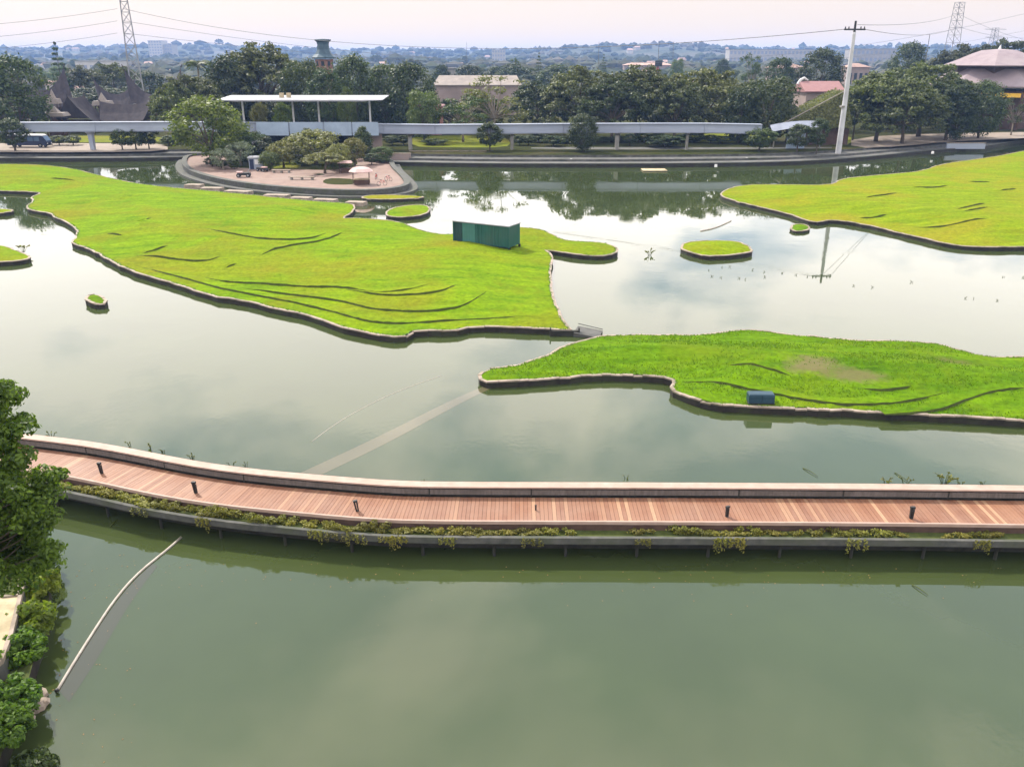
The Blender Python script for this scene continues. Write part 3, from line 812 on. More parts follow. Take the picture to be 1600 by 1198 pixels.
# planks: one object each, wedge shaped to follow the curve
npl = 0; rest_mb = MB()
for i in range(0, len(bw) - 1):
    a, b = bw[i], bw[i + 1]
    px_ = 800 + (a.x / (a.y * CP + (CAM_H - DZ - LZ) * SP)) * FPX
    rest = px_ < -20 or px_ > 1625
    o0, o1 = 0.03 + rng.uniform(-.008, .008), W - .01
    g = 0.006; t = (b - a).normalized()
    q = [a + t * g + bn[i] * o0, b - t * g + bn[i + 1] * o0, b - t * g + bn[i + 1] * o1, a + t * g + bn[i] * o1]
    z = DZ + rng.uniform(-.004, .004); v = [(p.x - walk.location.x, p.y - walk.location.y, z - .035) for p in q] + [(p.x - walk.location.x, p.y - walk.location.y, z) for p in q]
    fc = [(4, 5, 6, 7), (0, 1, 5, 4), (1, 2, 6, 5), (2, 3, 7, 6), (3, 0, 4, 7)]
    if rest: rest_mb.add(v, fc)
    else: mesh('plank', v, fc, M['deck_plank'], walk); npl += 1
rest_mb.build('outer_planks', M['deck_plank'], walk, kind='stuff'); print('planks', npl)
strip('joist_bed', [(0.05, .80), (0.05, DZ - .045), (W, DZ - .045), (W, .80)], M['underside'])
strip('edge_board', [(-0.07, DZ - .12), (-0.07, DZ + .025), (0.025, DZ + .025), (0.025, DZ - .12)], M['bench_top'], jit=.004)
strip('edge_fascia', [(-0.03, .55), (-0.03, DZ - .125), (0.02, DZ - .125), (0.02, .55)], M['dark_wood'])
strip('bench_seat', [(W - .02, 1.55), (W - .02, 1.62), (W + .48, 1.63), (W + .48, 1.55)], M['bench_top'], jit=.003)
strip('bench_riser', [(W + .04, 1.20), (W + .04, 1.46), (W + .42, 1.46), (W + .42, 1.20)], M['bench_face'], jit=.003)
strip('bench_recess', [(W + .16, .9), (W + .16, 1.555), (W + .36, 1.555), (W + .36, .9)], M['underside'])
strip('outer_wall', [(W + .30, -.9), (W + .30, 1.14), (W + .48, 1.14), (W + .48, -.9)], M['shaded_wet_stone'])
strip('planter_beam', [(-.80, .46), (-.80, .75), (-.64, .76), (-.64, .46)], M['shaded_old_concrete'], jit=.004)
strip('planter_soil', [(-.64, .47), (-.64, .64), (-.03, .68), (-.03, .47)], M['soil'], jit=.01)
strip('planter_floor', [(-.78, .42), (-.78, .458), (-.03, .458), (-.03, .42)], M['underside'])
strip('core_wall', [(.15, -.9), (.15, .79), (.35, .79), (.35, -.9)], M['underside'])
for i in range(8, len(bw), 17):
    for o in (-.45,):
        p = bw[i] + bn[i] * o
        mb = MB().tube([(0, 0, -1.1), (0, 0, .415)], .07, 8)
        ob = mb.build('pile', M['underside'], walk); ob.location = (p.x - walk.location.x, p.y - walk.location.y, 0)
# bench joints: narrow dark posts between the riser panels
for i in range(5, len(bw), 26):
    p = bw[i] + bn[i] * (W + .05); t = math.atan2(-bn[i].x, bn[i].y)
    mb = MB().box(-.035, .035, -.012, .02, 1.12, 1.50)
    ob = mb.build('bench_post', M['underside'], walk); ob.location = (p.x - walk.location.x, p.y - walk.location.y, 0); ob.rotation_euler = (0, 0, t)


def walk_at(px, off):
    best = min(range(len(bw)), key=lambda i: abs(800 + (bw[i].x / (bw[i].y * CP + (CAM_H - DZ - LZ) * SP)) * FPX - px))
    p = bw[best] + bn[best] * off
    return p, math.atan2(-bn[best].x, bn[best].y)


def bollard():
    r = empty('bollard_light')
    MB().lathe([(.09, 0), (.09, .02), (.055, .03)], 12).build('base_plate', M['dark_metal'], r)
    MB().frustum((-.055, 0, .02), (.04, .05), (-.075, 0, .52), (.045, .055)).build('post', M['dark_metal'], r)
    MB().frustum((.045, 0, .02), (.035, .045), (.055, 0, .46), (.04, .05)).build('post', M['dark_metal'], r)
    MB().box(-.13, .10, -.065, .065, .50, .60).build('lamp_head', M['dark_metal'], r)
    return r


b0 = bollard()
for i, (px, off, tilt, sc, lb) in enumerate([(142, .75, .10, 1, 'short black bollard light on the deck nearest the leafy tree'), (294, .65, .08, 1, 'black bollard light on the bend of the deck, second from the left tree'),
        (554, .55, .12, .95, 'slim black bollard light on deck, third from the left tree'), (835, .95, 0, .45, 'very small black light stub at the middle of the deck'),
        (1137, .45, -.04, .9, 'slim black bollard light on the deck below the blue box'), (1429, .42, 0, 1, 'black bollard light at the right end of the deck')]):
    o = b0 if i == 0 else copy_tree(b0)
    p, a = walk_at(px, off); o.location = (p.x, p.y, DZ + LZ + .005); o.rotation_euler = (0, -tilt if i < 3 else 0, a + (.5 if i in (2, 4) else 0)); o.scale = (sc * .85, sc * .85, sc * .95)
    tag(o, lb, 'bollard', 'bollard lights along the boardwalk')


# ---------------------------------------------------------------- foliage
def clump_leaves(clumps, per, size, upbias=0.35, six=False, shell=0.45, droop=0.0):
    Cs = []; Ns = []
    for (c, r, w) in clumps:
        n = max(4, int(per * w)); d = nr.normal(0, 1, (n, 3)); d /= np.linalg.norm(d, axis=1, keepdims=True)
        flip = (d[:, 2] < 0) & (nr.random(n) < upbias); d[flip, 2] *= -1
        rad = nr.random(n) ** shell
        Cs.append(np.array(c) + d * rad[:, None] * np.array(r)); Ns.append(d + nr.normal(0, .55, (n, 3)) + np.array([0, 0, .35]))
    return leaf_quads(np.concatenate(Cs), np.concatenate(Ns), size, six=six, droop=droop)


def limbs(trunk_h, r0, ends, lean=(0, 0), n=7):
    mb = MB(); top = Vector((lean[0], lean[1], trunk_h))
    mb.tube([(0, 0, -.6), (lean[0] * .2, lean[1] * .2, trunk_h * .45), top], [r0 * 1.25, r0 * .9, r0 * .75], n)
    for e in ends:
        e = Vector(e); m = top.lerp(e, .5) + Vector((rng.uniform(-.4, .4), rng.uniform(-.4, .4), (e - top).length * .08))
        mb.tube([top - Vector((0, 0, r0 * .4)), m, e], [r0 * .5, r0 * .32, r0 * .12], 5, cap=False)
    return mb


PROTO = {}


def proto(name, H, Wd, mbl, bark, V, F, leafm):
    tm = bpy.data.meshes.new('trunk'); tm.from_pydata([tuple(p) for p in mbl.v], [], mbl.f); tm.materials.append(M[bark]); tm.update()
    tm.polygons.foreach_set('use_smooth', [True] * len(tm.polygons))
    PROTO[name] = (H, Wd, tm, np_mesh('crown', V, F, M[leafm]))


def mk_rain(name, leafm, nlobes=9, per=78, H=16, Wd=22):
    """broad domed crown of many flattish sprays, dense down to a third of the height"""
    cl = []; ends = []; R0 = Wd * .5
    lob = [(rng.uniform(0, 6.28), rng.uniform(.75, 1.12)) for _ in range(nlobes)]
    for k in range(175):
        a = rng.uniform(0, 6.28); q = math.sqrt(rng.random())
        amp = .8 + .25 * math.sin(3 * a + lob[0][0]) * .5 + .25 * math.sin(5 * a + lob[1][0]) * .4
        ztop = H * (.38 + .58 * math.sqrt(max(0, 1 - (q * .97) ** 2))) * (.94 + .07 * math.sin(a * 4 + q * 6 + lob[2][0]))
        zz = ztop - abs(rng.gauss(0, .9)) if k % 3 else rng.uniform(H * .22, ztop)
        c = (q * R0 * .92 * amp * 1.12 * math.cos(a), q * R0 * .92 * amp * 1.12 * math.sin(a), zz)
        cl.append((c, (rng.uniform(.9, 1.9), rng.uniform(.9, 1.9), rng.uniform(.5, .95)), rng.uniform(.6, 1.2)))
        if k % 11 == 0: ends.append((c[0] * .85, c[1] * .85, c[2] - .6))
    V, F = clump_leaves(cl, per, .60)
    proto(name, H, Wd, limbs(H * .3, .42, ends, (rng.uniform(-.5, .5), 0)), 'bark', V, F, leafm)


def mk_round(name, leafm, H=14, Wd=13, base=.22, n=70, per=85, size=.55, trunk=.32, bark='bark', pointy=0.0):
    cl = []; ends = []
    for k in range(n):
        u = rng.uniform(-1, 1); a = rng.uniform(0, 6.28); s = math.sqrt(1 - u * u); q = rng.uniform(.55, 1) ** .6
        z = H * (base + (1 - base) * (u * .5 + .5) * .93); w = Wd * .43 * s * q * (1 - pointy * (u * .5 + .5))
        c = (w * math.cos(a), w * math.sin(a), z); r_ = rng.uniform(.09, .17) * Wd
        cl.append((c, (r_, r_, r_ * .8), rng.uniform(.6, 1.2)))
        if k % 8 == 0: ends.append((c[0] * .8, c[1] * .8, c[2] - .3))
    V, F = clump_leaves(cl, per, size)
    proto(name, H, Wd, limbs(H * (base + .05), trunk, ends), bark, V, F, leafm)


def mk_sparse(name, leafm, H=14, Wd=11):
    cl = []; ends = []
    for k in range(34):
        a = rng.uniform(0, 6.28); q = rng.uniform(.1, .46) * Wd; z = H * rng.uniform(.35, .97) - q * .25
        c = (q * math.cos(a), q * math.sin(a), z); cl.append((c, (1.3, 1.3, .7), rng.uniform(.5, 1.1))); ends.append(c)
    V, F = clump_leaves(cl, 75, .5); proto(name, H, Wd, limbs(H * .32, .24, ends), 'pale_bark', V, F, leafm)


def mk_conifer(name, leafm, H=14, Wd=6.5):
    cl = []; ends = []
    for k in range(11):
        t = k / 10; z = H * (.28 + .7 * t); w = Wd * .5 * (1 - t) ** .8 + .2
        for j in range(6 if t < .8 else 3):
            a = j * 1.05 + k * .6; c = (w * .7 * math.cos(a), w * .7 * math.sin(a), z - w * .1); cl.append((c, (w * .36 + .15, w * .36 + .15, .35), .55)); 
            if j % 2 == 0: ends.append(c)
    V, F = clump_leaves(cl, 45, .5); mb = limbs(H * .3, .2, []); mb.tube([(0, 0, H * .28), (0, 0, H * .97)], [.16, .04], 6)
    for e in ends: mb.tube([(0, 0, e[2] - .2), e], [.05, .02], 4)
    proto(name, H, Wd, mb, 'bark', V, F, leafm)


def mk_palm(name, leafm, H=14, Wd=7):
    Cs = []; Ns = []; mb = MB(); mb.tube([(0, 0, -.5), (.2, 0, H * .45), (.1, .1, H * .86)], [.26, .2, .16], 8)
    for k in range(20):
        a = k * 2.4; up = rng.uniform(.1, 1.15); L = Wd * .5 * rng.uniform(.85, 1.1); d = Vector((math.cos(a), math.sin(a), 0))
        pts = []
        for j in range(11):
            t = j / 10; pts.append(Vector((.1, .1, H * .86)) + d * (L * t * math.cos(up * (1 - t * .3))) + Vector((0, 0, L * t * math.sin(up) * 1.0 - 1.5 * t * t * L * .42)))
        mb.tube(pts, [.035 - .003 * j for j in range(11)], 4, cap=False)
        for j in range(2, 11):
            for s in (-1, 1):
                for h in range(3):
                    p = pts[j - 1].lerp(pts[j], h / 3) + d.cross(Vector((0, 0, 1))) * s * .35 - Vector((0, 0, .15)); Cs.append(p); Ns.append(Vector((d.y * s * .5, -d.x * s * .5, 1)))
    V, F = leaf_quads(np.array([tuple(c) for c in Cs]), np.array([tuple(c) for c in Ns]), .85, 4.0)
    proto(name, H, Wd, mb, 'pale_bark', V, F, leafm)


mk_rain('rain1', 'leaf_rain'); mk_rain('rain2', 'leaf_rain', 11); mk_rain('rain3', 'leaf_dark', 8); mk_rain('rain4', 'leaf_rain', 10, H=15)
mk_round('round1', 'leaf_dark', base=.10, n=120); mk_round('round2', 'leaf_mid', base=.12, n=110); mk_round('round3', 'leaf_dark', 15, 13, .08, 125)
mk_round('lit1', 'leaf_bright', 12, 12, .2, 80, 90, .5)
mk_round('olive', 'leaf_olive', 8, 9, .3, 60, 80, .4); mk_round('silver', 'leaf_silver', 8, 8, .25, 46, 70, .45, bark='pale_bark')
mk_round('ball', 'leaf_dark', 6, 5.2, .24, 60, 90, .32, .16); mk_round('ball2', 'leaf_mid', 6, 5.4, .2, 60, 90, .32, .16)
mk_round('topiary', 'leaf_dark', 7, 6, .12, 80, 110, .3, .2, pointy=.75)
mk_sparse('sparse1', 'leaf_mid'); mk_sparse('sparse2', 'leaf_olive'); mk_conifer('conifer', 'leaf_dark'); mk_palm('palm', 'leaf_mid')


def umbrella_proto():
    cl = []; ends = []
    for k in range(46):
        a = rng.uniform(0, 6.28); q = math.sqrt(rng.random()) * 3.4; z = 4.9 - .14 * q * q + rng.uniform(-.25, .2)
        cl.append(((q * math.cos(a), q * math.sin(a), z), (.8, .8, .45), rng.uniform(.7, 1.2)))
        if k % 6 == 0: ends.append((q * math.cos(a), q * math.sin(a), z - .3))
    V, F = clump_leaves(cl, 80, .34); proto('umbrella', 5.3, 8, limbs(2.2, .22, ends, (-.3, 0)), 'bark', V, F, 'leaf_olive')


umbrella_proto()
TREE_NAME = {'palm': 'palm_tree', 'conifer': 'conifer_tree', 'ball': 'round_shrub', 'ball2': 'round_shrub', 'topiary': 'cone_shrub'}


def tree(kind, pxc, ptop, D, wpx, label, group='trees along the far bank', base=GZ, rot=None, deep=1.0):
    p, t = Q(pxc, ptop, D); H, Wd, tm, cm = PROTO[kind]
    w = wpx * t / FPX; h = p.z - base
    nm = TREE_NAME.get(kind, 'tree')
    e = empty(nm, (p.x, D, base), rng.uniform(0, 6.28) if rot is None else rot, label=label, cat='shrub' if 'shrub' in nm else 'tree', group=group)
    s = 1.12 * w / Wd; e.scale = (s, s * deep, h / H)
    link(bpy.data.objects.new('trunk', tm), e); link(bpy.data.objects.new('crown', cm), e)
    return e


FB, MID, SH, FAR = 'trees behind the monorail', 'trees on the plaza', 'shrubs in front of the monorail', 'distant hazy trees'
for a in [
    ('round3', 8, 84, 214, 105, 'tall dark tree at the left picture edge behind the track', FB),
    ('rain2', 125, 100, 330, 85, 'hazy broad tree behind the small gabled hut', FB), ('rain4', 170, 95, 345, 80, 'hazy broad tree left of the left pylon', FB), ('round1', 228, 112, 320, 60, 'hazy dark tree right of the left pylon', FB),
    ('conifer', 85, 66, 320, 34, 'lone conifer rising above the left rooftops', FB),
    ('rain4', 290, 112, 212, 120, 'broad tree directly left of the station roof, behind track', FB), ('rain1', 265, 128, 206, 80, 'low spreading tree left of the front plaza tree', FB),
    ('palm', 306, 86, 228, 42, 'palm crown poking above trees left of the station', FB),
    ('rain2', 400, 62, 232, 165, 'largest tallest tree, behind the left half of the station roof', FB), ('round1', 352, 88, 226, 80, 'dark tree left of the tallest tree', FB),
    ('round2', 468, 90, 222, 75, 'green tree just left of the teal roofed tower', FB), ('round3', 505, 105, 214, 62, 'dark tree in front of the teal roofed tower', FB),
    ('round1', 548, 86, 222, 76, 'dark tall tree right of the teal roofed tower', FB), ('round3', 603, 98, 230, 80, 'dark tree behind the right end of station roof', FB),
    ('round1', 640, 98, 222, 84, 'rounded dark tree right of the station roof end', FB),
    ('round2', 660, 138, 206, 56, 'small round green tree before the salmon building', FB), ('sparse1', 722, 148, 204, 78, 'thin open tree right of the salmon building', FB),
    ('sparse2', 772, 116, 212, 100, 'tall open yellowish tree before the long brown roof', FB), ('rain3', 842, 122, 222, 105, 'spreading tree between open yellowish tree and dark rain trees', FB),
    ('rain1', 906, 100, 214, 140, 'dark broad rain tree, first of the row right of centre', FB), ('rain2', 1000, 98, 212, 150, 'dark broad rain tree at the middle of the central row', FB),
    ('rain4', 1105, 102, 214, 150, 'broad rain tree at the right of the central row', FB), ('rain3', 960, 116, 204, 120, 'dark low rain tree in front of the central row', FB), ('rain1', 1060, 122, 205, 110, 'shaded rain tree above the right lawn gap', FB),
    ('round2', 1205, 118, 203, 96, 'fresh green rounded tree left of the red roofed house', FB), ('round3', 1162, 135, 201, 60, 'dark green tree where the track ends', FB),
    ('rain2', 1385, 108, 205, 150, 'broad tree directly right of the tall pole', FB), ('rain4', 1455, 92, 218, 160, 'largest broad tree left of the mauve pavilion', FB), ('rain1', 1425, 126, 200, 130, 'low spreading tree right of the pole over the promenade', FB),
    ('rain3', 1495, 118, 208, 110, 'dark broad tree touching the mauve pavilion', FB), ('round1', 1545, 126, 214, 66, 'dark upright tree before the mauve pavilion', FB), ('round3', 1508, 140, 208, 56, 'small dark tree by the promenade at right', FB),
    ('sparse1', 1592, 150, 222, 46, 'thin tree under the yellow eave at right edge', FB), ('rain3', 1345, 128, 208, 60, 'shaded tree directly behind the tall pole', FB),
    ('round1', 1288, 76, 330, 70, 'hazy round tree left of the tall pole', FAR), ('sparse1', 1178, 80, 340, 36, 'hazy open tree above the fresh green tree', FAR), ('round3', 1222, 88, 330, 50, 'hazy dark tree between open and round hazy trees', FAR),
    ('round1', 1425, 66, 380, 62, 'hazy round tree left of the right pylon', FAR), ('rain2', 1505, 66, 330, 110, 'hazy broad tree behind the mauve pavilion, left', FAR), ('rain4', 1580, 56, 345, 110, 'hazy broad tree behind the mauve pavilion, right', FAR),
    ('round1', 735, 102, 420, 60, 'hazy tree above the long brown roof', FAR), ('rain3', 800, 96, 430, 90, 'hazy dark trees mass right of the long roof', FAR), ('conifer', 842, 82, 440, 16, 'thin hazy tree spire right of the long roof', FAR),
    ('sparse1', 803, 88, 440, 20, 'small hazy open tree above the dark mass', FAR), ('round3', 870, 100, 420, 60, 'hazy tree behind the first rain tree', FAR), ('conifer', 944, 85, 520, 12, 'small hazy spire beside the left mast', FAR),
    ('round2', 1060, 90, 520, 22, 'small hazy tree right of the red mast', FAR), ('round1', 1130, 92, 500, 26, 'small hazy round tree above right rain tree', FAR), ('round3', 690, 100, 420, 30, 'small hazy tree left end of brown roof', FAR),
    ('ball', 14, 186, 184, 46, 'dark round shrub at the left edge beside the bus', SH), ('ball', 186, 200, 186, 34, 'dark shrub right of the left track pillar', SH), ('ball2', 207, 196, 187, 38, 'middle shrub of three right of the left pillar', SH),
    ('ball', 228, 198, 188, 32, 'third shrub right of the left pillar', SH), ('ball', 765, 193, 183.5, 42, 'dark clipped round shrub before the track, centre', SH), ('round3', 912, 178, 182, 46, 'dark small tree crossing the track right of centre', SH),
    ('ball2', 1190, 199, 184, 52, 'shrub under the end of the track', SH), ('ball', 1250, 195, 182, 40, 'dark round shrub, left of pair before the pole', SH), ('ball', 1282, 186, 182, 32, 'taller dark shrub next to the pole', SH),
    ('ball2', 680, 216, 197, 40, 'low dark bush on the lawn beyond the track', SH), ('ball', 1040, 212, 192, 60, 'low dark bush under the track beside right pillar', SH),
    ('olive', 405, 163, 196, 30, 'small lit tree inside the station, left', SH), ('lit1', 440, 161, 196, 32, 'small lit tree inside the station, middle', SH), ('lit1', 540, 137, 199, 28, 'bright yellow green tree above station roof', SH),
    ('rain1', 748, 140, 222, 84, 'olive spreading tree covering the pink hall wall', FB), ('rain3', 700, 152, 236, 60, 'dark low tree in front of the pink hall wall', FB), ('rain1', 760, 150, 240, 80, 'shaded tree behind the open yellowish tree', FB), ('rain3', 860, 130, 246, 120, 'shaded back row tree behind the first rain tree', FB),
    ('rain2', 950, 120, 250, 120, 'shaded back row tree behind the central rain trees', FB), ('rain3', 1040, 118, 252, 130, 'shaded back row tree right of centre', FB), ('rain1', 1130, 122, 248, 120, 'shaded back row tree behind the right rain tree', FB),
    ('round3', 330, 120, 245, 120, 'shaded tree filling behind the plaza tree', FB), ('round3', 430, 140, 240, 120, 'dark foliage seen through the station, left', FB), ('round1', 540, 140, 240, 110, 'dark foliage seen through the station, right', FB), ('round3', 610, 150, 238, 80, 'dark low tree right behind the station end', FB),
    ('rain3', 150, 132, 300, 110, 'dark hazy tree between the saddle roofed houses', FB), ('rain3', 60, 140, 300, 110, 'dark hazy tree behind the leftmost thatched house', FB), ('rain1', 1400, 130, 240, 130, 'shaded back row tree right of the pole', FB), ('rain3', 1500, 135, 245, 120, 'shaded back row tree under the mauve pavilion', FB),
    ('rain3', 1230, 130, 260, 90, 'shaded tree behind the fresh green tree', FB),
]:
    tree(a[0], a[1], a[2], a[3], a[4], a[5], a[6], rot=None)
for i in range(17):
    px = 838 + i * 21 + rng.uniform(-6, 6)
    tree(rng.choice(['ball', 'ball2', 'round3', 'ball']), px, rng.uniform(206, 214), rng.uniform(193, 205), rng.uniform(22, 44), 'low dark shrub in the shade under the track right of centre', group='shaded hedge under the track')
for px in (612, 630, 812, 826, 262, 90, 112): tree('ball', px, 212, 196, 26, 'low dark shrub seen beneath the left or middle track', group='shrubs beneath the track')
for a in [('lit1', 318, 151, 166, 112, 'large sunlit tree at the left tip of the plaza'), ('round2', 350, 178, 172, 70, 'shaded tree right of the large sunlit plaza tree'),
          ('silver', 372, 222, 164, 50, 'silvery pale leaved tree beside the small booth'), ('topiary', 415, 214, 172, 42, 'dark bushy shrub left of the plaza lawn'), ('topiary', 478, 200, 176, 44, 'dark cone shrub under the blue fascia, left'), ('topiary', 566, 197, 174, 40, 'dark cone shrub under the blue fascia, right'),
          ('olive', 490, 205, 166, 88, 'wide pale green tree in the middle of the plaza'), ('olive', 552, 217, 164, 40, 'round yellow olive tree right side of plaza'), ('umbrella', 505, 238, 153, 68, 'low umbrella shaped tree at the plaza edge'),
          ('ball', 450, 228, 168, 34, 'dark round shrub beside the plaza lawn'),
          ('olive', 440, 222, 161, 46, 'pale green bushy tree left of the wide plaza tree'), ('round2', 420, 236, 158, 34, 'small green tree right of the blue grey booth'), ('olive', 528, 226, 159, 40, 'pale bushy tree between umbrella tree and stall'), ('silver', 345, 232, 158, 40, 'silvery bush at the foot of the large sunlit tree'), ('round2', 596, 228, 170, 34, 'small green tree at the plaza neck by the pink wall')]:
    tree(*a, group=MID, base=PZ)
for i, (k_, px, top, D, w) in enumerate([('ball', 345, 250, 160, 22), ('ball2', 365, 252, 159, 18), ('ball', 425, 240, 166, 26), ('ball', 520, 244, 158, 22), ('ball2', 535, 250, 156, 20), ('ball', 580, 240, 166, 26), ('ball', 330, 246, 163, 24), ('topiary', 384, 226, 170, 26),
        ('ball2', 430, 232, 172, 30), ('ball', 545, 228, 172, 26), ('ball2', 600, 246, 168, 20), ('ball', 500, 272, 151, 14), ('ball2', 522, 274, 150.5, 14), ('ball', 545, 275, 150, 12), ('ball', 470, 246, 164, 20), ('round2', 395, 205, 176, 44)]):
    tree(k_, px, top, D, w, 'dark green bush, one of the low planting crowding the plaza', group='low bushes on the plaza', base=PZ)
# scattered small trees over the distant land so the horizon is ragged
for k in range(90):
    D = rng.choice([rng.uniform(400, 700), rng.uniform(600, 1500), rng.uniform(1500, 3000)]); px = rng.uniform(-40, 1640)
    x = (px - 800) / FPX * (D * CP + 18 * SP); kd = rng.choice(['round1', 'rain3', 'round3', 'rain1', 'round2'])
    H, Wd, tm, cm = PROTO[kd]; s = rng.uniform(.5, .9) * (1 + D / 4000)
    e = empty('tree', (x, D, hill_z(x, D) - .6), rng.uniform(0, 6), label='tiny blue hazed tree far off below the skyline', cat='tree', group='far trees on the hazy plain'); e.scale = (s, s, s)
    link(bpy.data.objects.new('trunk', tm), e); link(bpy.data.objects.new('crown', cm), e)

# ---------------------------------------------------------------- monorail
track = empty('monorail_track', (0, 186, GZ), label='long grey blue elevated monorail beam crossing behind the lake', cat='monorail track')
TL = [(-160, 193), (30, 191), (150, 190.5), (270, 190), (400, 191), (500, 192), (600, 193.5), (680, 194.5), (760, 194), (880, 193), (1000, 192.5), (1100, 192.5), (1190, 194)]
tp = [Q(x, y, 186)[0] for x, y in TL]


def rel(o, p): return Vector(p) - o.location


for a, b in zip(tp, tp[1:]):
    g = (b - a).normalized() * .03; a2, b2 = rel(track, a + g), rel(track, b - g); h = 1.95; mb = MB()

    def bar(y0, y1, d0, d1, mi):
        mb.add([(a2.x, y0, a2.z - d1), (b2.x, y0, b2.z - d1), (b2.x, y1, b2.z - d1), (a2.x, y1, a2.z - d1), (a2.x, y0, a2.z - d0), (b2.x, y0, b2.z - d0), (b2.x, y1, b2.z - d0), (a2.x, y1, a2.z - d0)],
               [(0, 3, 2, 1), (4, 5, 6, 7), (0, 1, 5, 4), (1, 2, 6, 5), (2, 3, 7, 6), (3, 0, 4, 7)], mi)
    bar(-.95, .95, 0, .16, 0); bar(-.72, .72, .16, h * .5, 1 if False else 0); bar(-.82, .82, h * .5, h - .2, 0); bar(-1.0, 1.0, h - .2, h, 1)
    mb.build('beam_segment', [M['rail_grey'], M['rail_dark']], track)
for px, w in ((140, .55), (590, .5), (640, .5), (965, .5), (1075, .3), (365, .5), (800, .4)):
    p, _ = Q(px, 200, 186); q = rel(track, p); mb = MB()
    zt = 4.0
    for a, b in zip(tp, tp[1:]):
        if a.x <= p.x <= b.x: zt = a.z + (b.z - a.z) * (p.x - a.x) / (b.x - a.x) - 1.97 - GZ
    mb.frustum((q.x, q.y, -.5), (w * .7, w * .8), (q.x, q.y, zt - .5), (w * .85, w))
    mb.frustum((q.x, q.y, zt - .5), (w * .9, w * 1.05), (q.x, q.y, zt), (w * 1.1, 1.3))
    mb.build('pillar', M['concrete' if px != 140 else 'rail_grey'], track)

# station
st = empty('monorail_station', (0, 188, GZ), label='monorail station with thin white canopy roof and pale blue panels', cat='station')
l, _ = Q(355, 158, 190); r, _ = Q(605, 158, 190); c = rel(st, (l + r) / 2); hw = (r.x - l.x) / 2
mb = MB()
xs = [-1, -.8, -.4, 0, .4, .75, 1]; up = [.35, .12, .02, 0, .02, .14, .45]
for i in range(6):
    for (y0, y1, t0, t1) in ((-5, 5, .42, 0),):
        x0, x1 = c.x + xs[i] * hw, c.x + xs[i + 1] * hw; za, zb = c.z + .55, c.z + .55
        ta, tb = (.1 if i == 0 else .32), (.1 if i == 5 else .32)
        mb.add([(x0, y0, za - ta), (x1, y0, zb - tb), (x1, y1, zb - tb + .4), (x0, y1, za - ta + .4), (x0, y0, za), (x1, y0, zb), (x1, y1, zb + .5), (x0, y1, za + .5)],
               [(0, 3, 2, 1), (4, 5, 6, 7), (0, 1, 5, 4), (2, 3, 7, 6)] + ([(3, 0, 4, 7)] if i == 0 else []) + ([(1, 2, 6, 5)] if i == 5 else []))
roof = mb.build('roof', M['roof_white'], st)
for px in (380, 458, 498, 578):
    p, _ = Q(px, 175, 190); q = rel(st, p)
    MB().box(q.x - .16, q.x + .16, 1.8, 2.2, 4.4, c.z + .15).build('column', M['white_paint'], st)
pts = [400, 452, 506, 550, 592]
for a, b in zip(pts, pts[1:]):
    p, _ = Q(a, 191, 182.4); q, _ = Q(b, 212, 182.4); p = rel(st, p); q = rel(st, q)
    MB().box(p.x + .015, q.x - .015, p.y - .12, p.y + .12, q.z, p.z).build('fascia_panel', M['fascia_blue'], st)
p, _ = Q(402, 208, 182.4); q, _ = Q(590, 212, 182.4); p = rel(st, p); q = rel(st, q)
MB().box(p.x, q.x, p.y + .14, p.y + 2.2, q.z + .1, q.z + .5).build('platform_slab', M['concrete'], st)
MB().box(p.x, q.x, p.y + 5.2, p.y + 9.5, q.z + .1, q.z + .5).build('platform_slab', M['concrete'], st)
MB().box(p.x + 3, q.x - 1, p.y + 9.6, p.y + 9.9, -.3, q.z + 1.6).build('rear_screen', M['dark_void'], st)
MB().box(p.x + 1, q.x - .6, p.y + 4.6, p.y + 4.9, -.3, q.z + .05).build('ground_floor_shade_wall', M['dark_void'], st)  # near-black sheet standing in for the shade under the platform
MB().box(p.x + 20.5, p.x + 25.4, p.y + 3, p.y + 3.2, -.3, q.z + .05).build('entrance_wall', M['pink_wall'], st)
p1, _ = Q(445, 152, 190); p1 = rel(st, p1)
for dx in (-.5, 1.0):
    MB().box(p1.x + dx, p1.x + dx + .8, -.6, .3, c.z + .7, c.z + 1.7).build('roof_ornament', M['tan_stone'], roof)
# curved canopy past the end of the track
cp0, _ = Q(1204, 190, 189); cp1, _ = Q(1292, 188, 189)
cv = empty('walkway_canopy', ((cp0.x + cp1.x) / 2, 189, GZ), label='low grey canopy roof with blue wall at the end of the track', cat='canopy'); hw = (cp1.x - cp0.x) / 2
v = []; f = []
for i in range(9):
    t = i / 8 * 2 - 1; z = cp0.z - GZ + .1 - .5 * t * t + .35 * t
    v += [(t * hw, -2.2, z - 1.2), (t * hw, 0, z), (t * hw, 2.2, z - 1.0), (t * hw, 0, z - .2)]
for i in range(8):
    for k in range(4): f.append((4 * i + k, 4 * i + 4 + k, 4 * i + 4 + (k + 1) % 4, 4 * i + (k + 1) % 4))
mesh('roof', v, f, M['rail_dark'], cv)
MB().box(-hw * .35, hw * .3, -.2, .1, -.3, cp0.z - GZ - 1.2).build('wall', M['fascia_blue'], cv)
for x in (-.8, .85): MB().box(x * hw - .1, x * hw + .1, -.1, .1, -.3, cp0.z - GZ - .9).build('post', M['concrete'], cv)

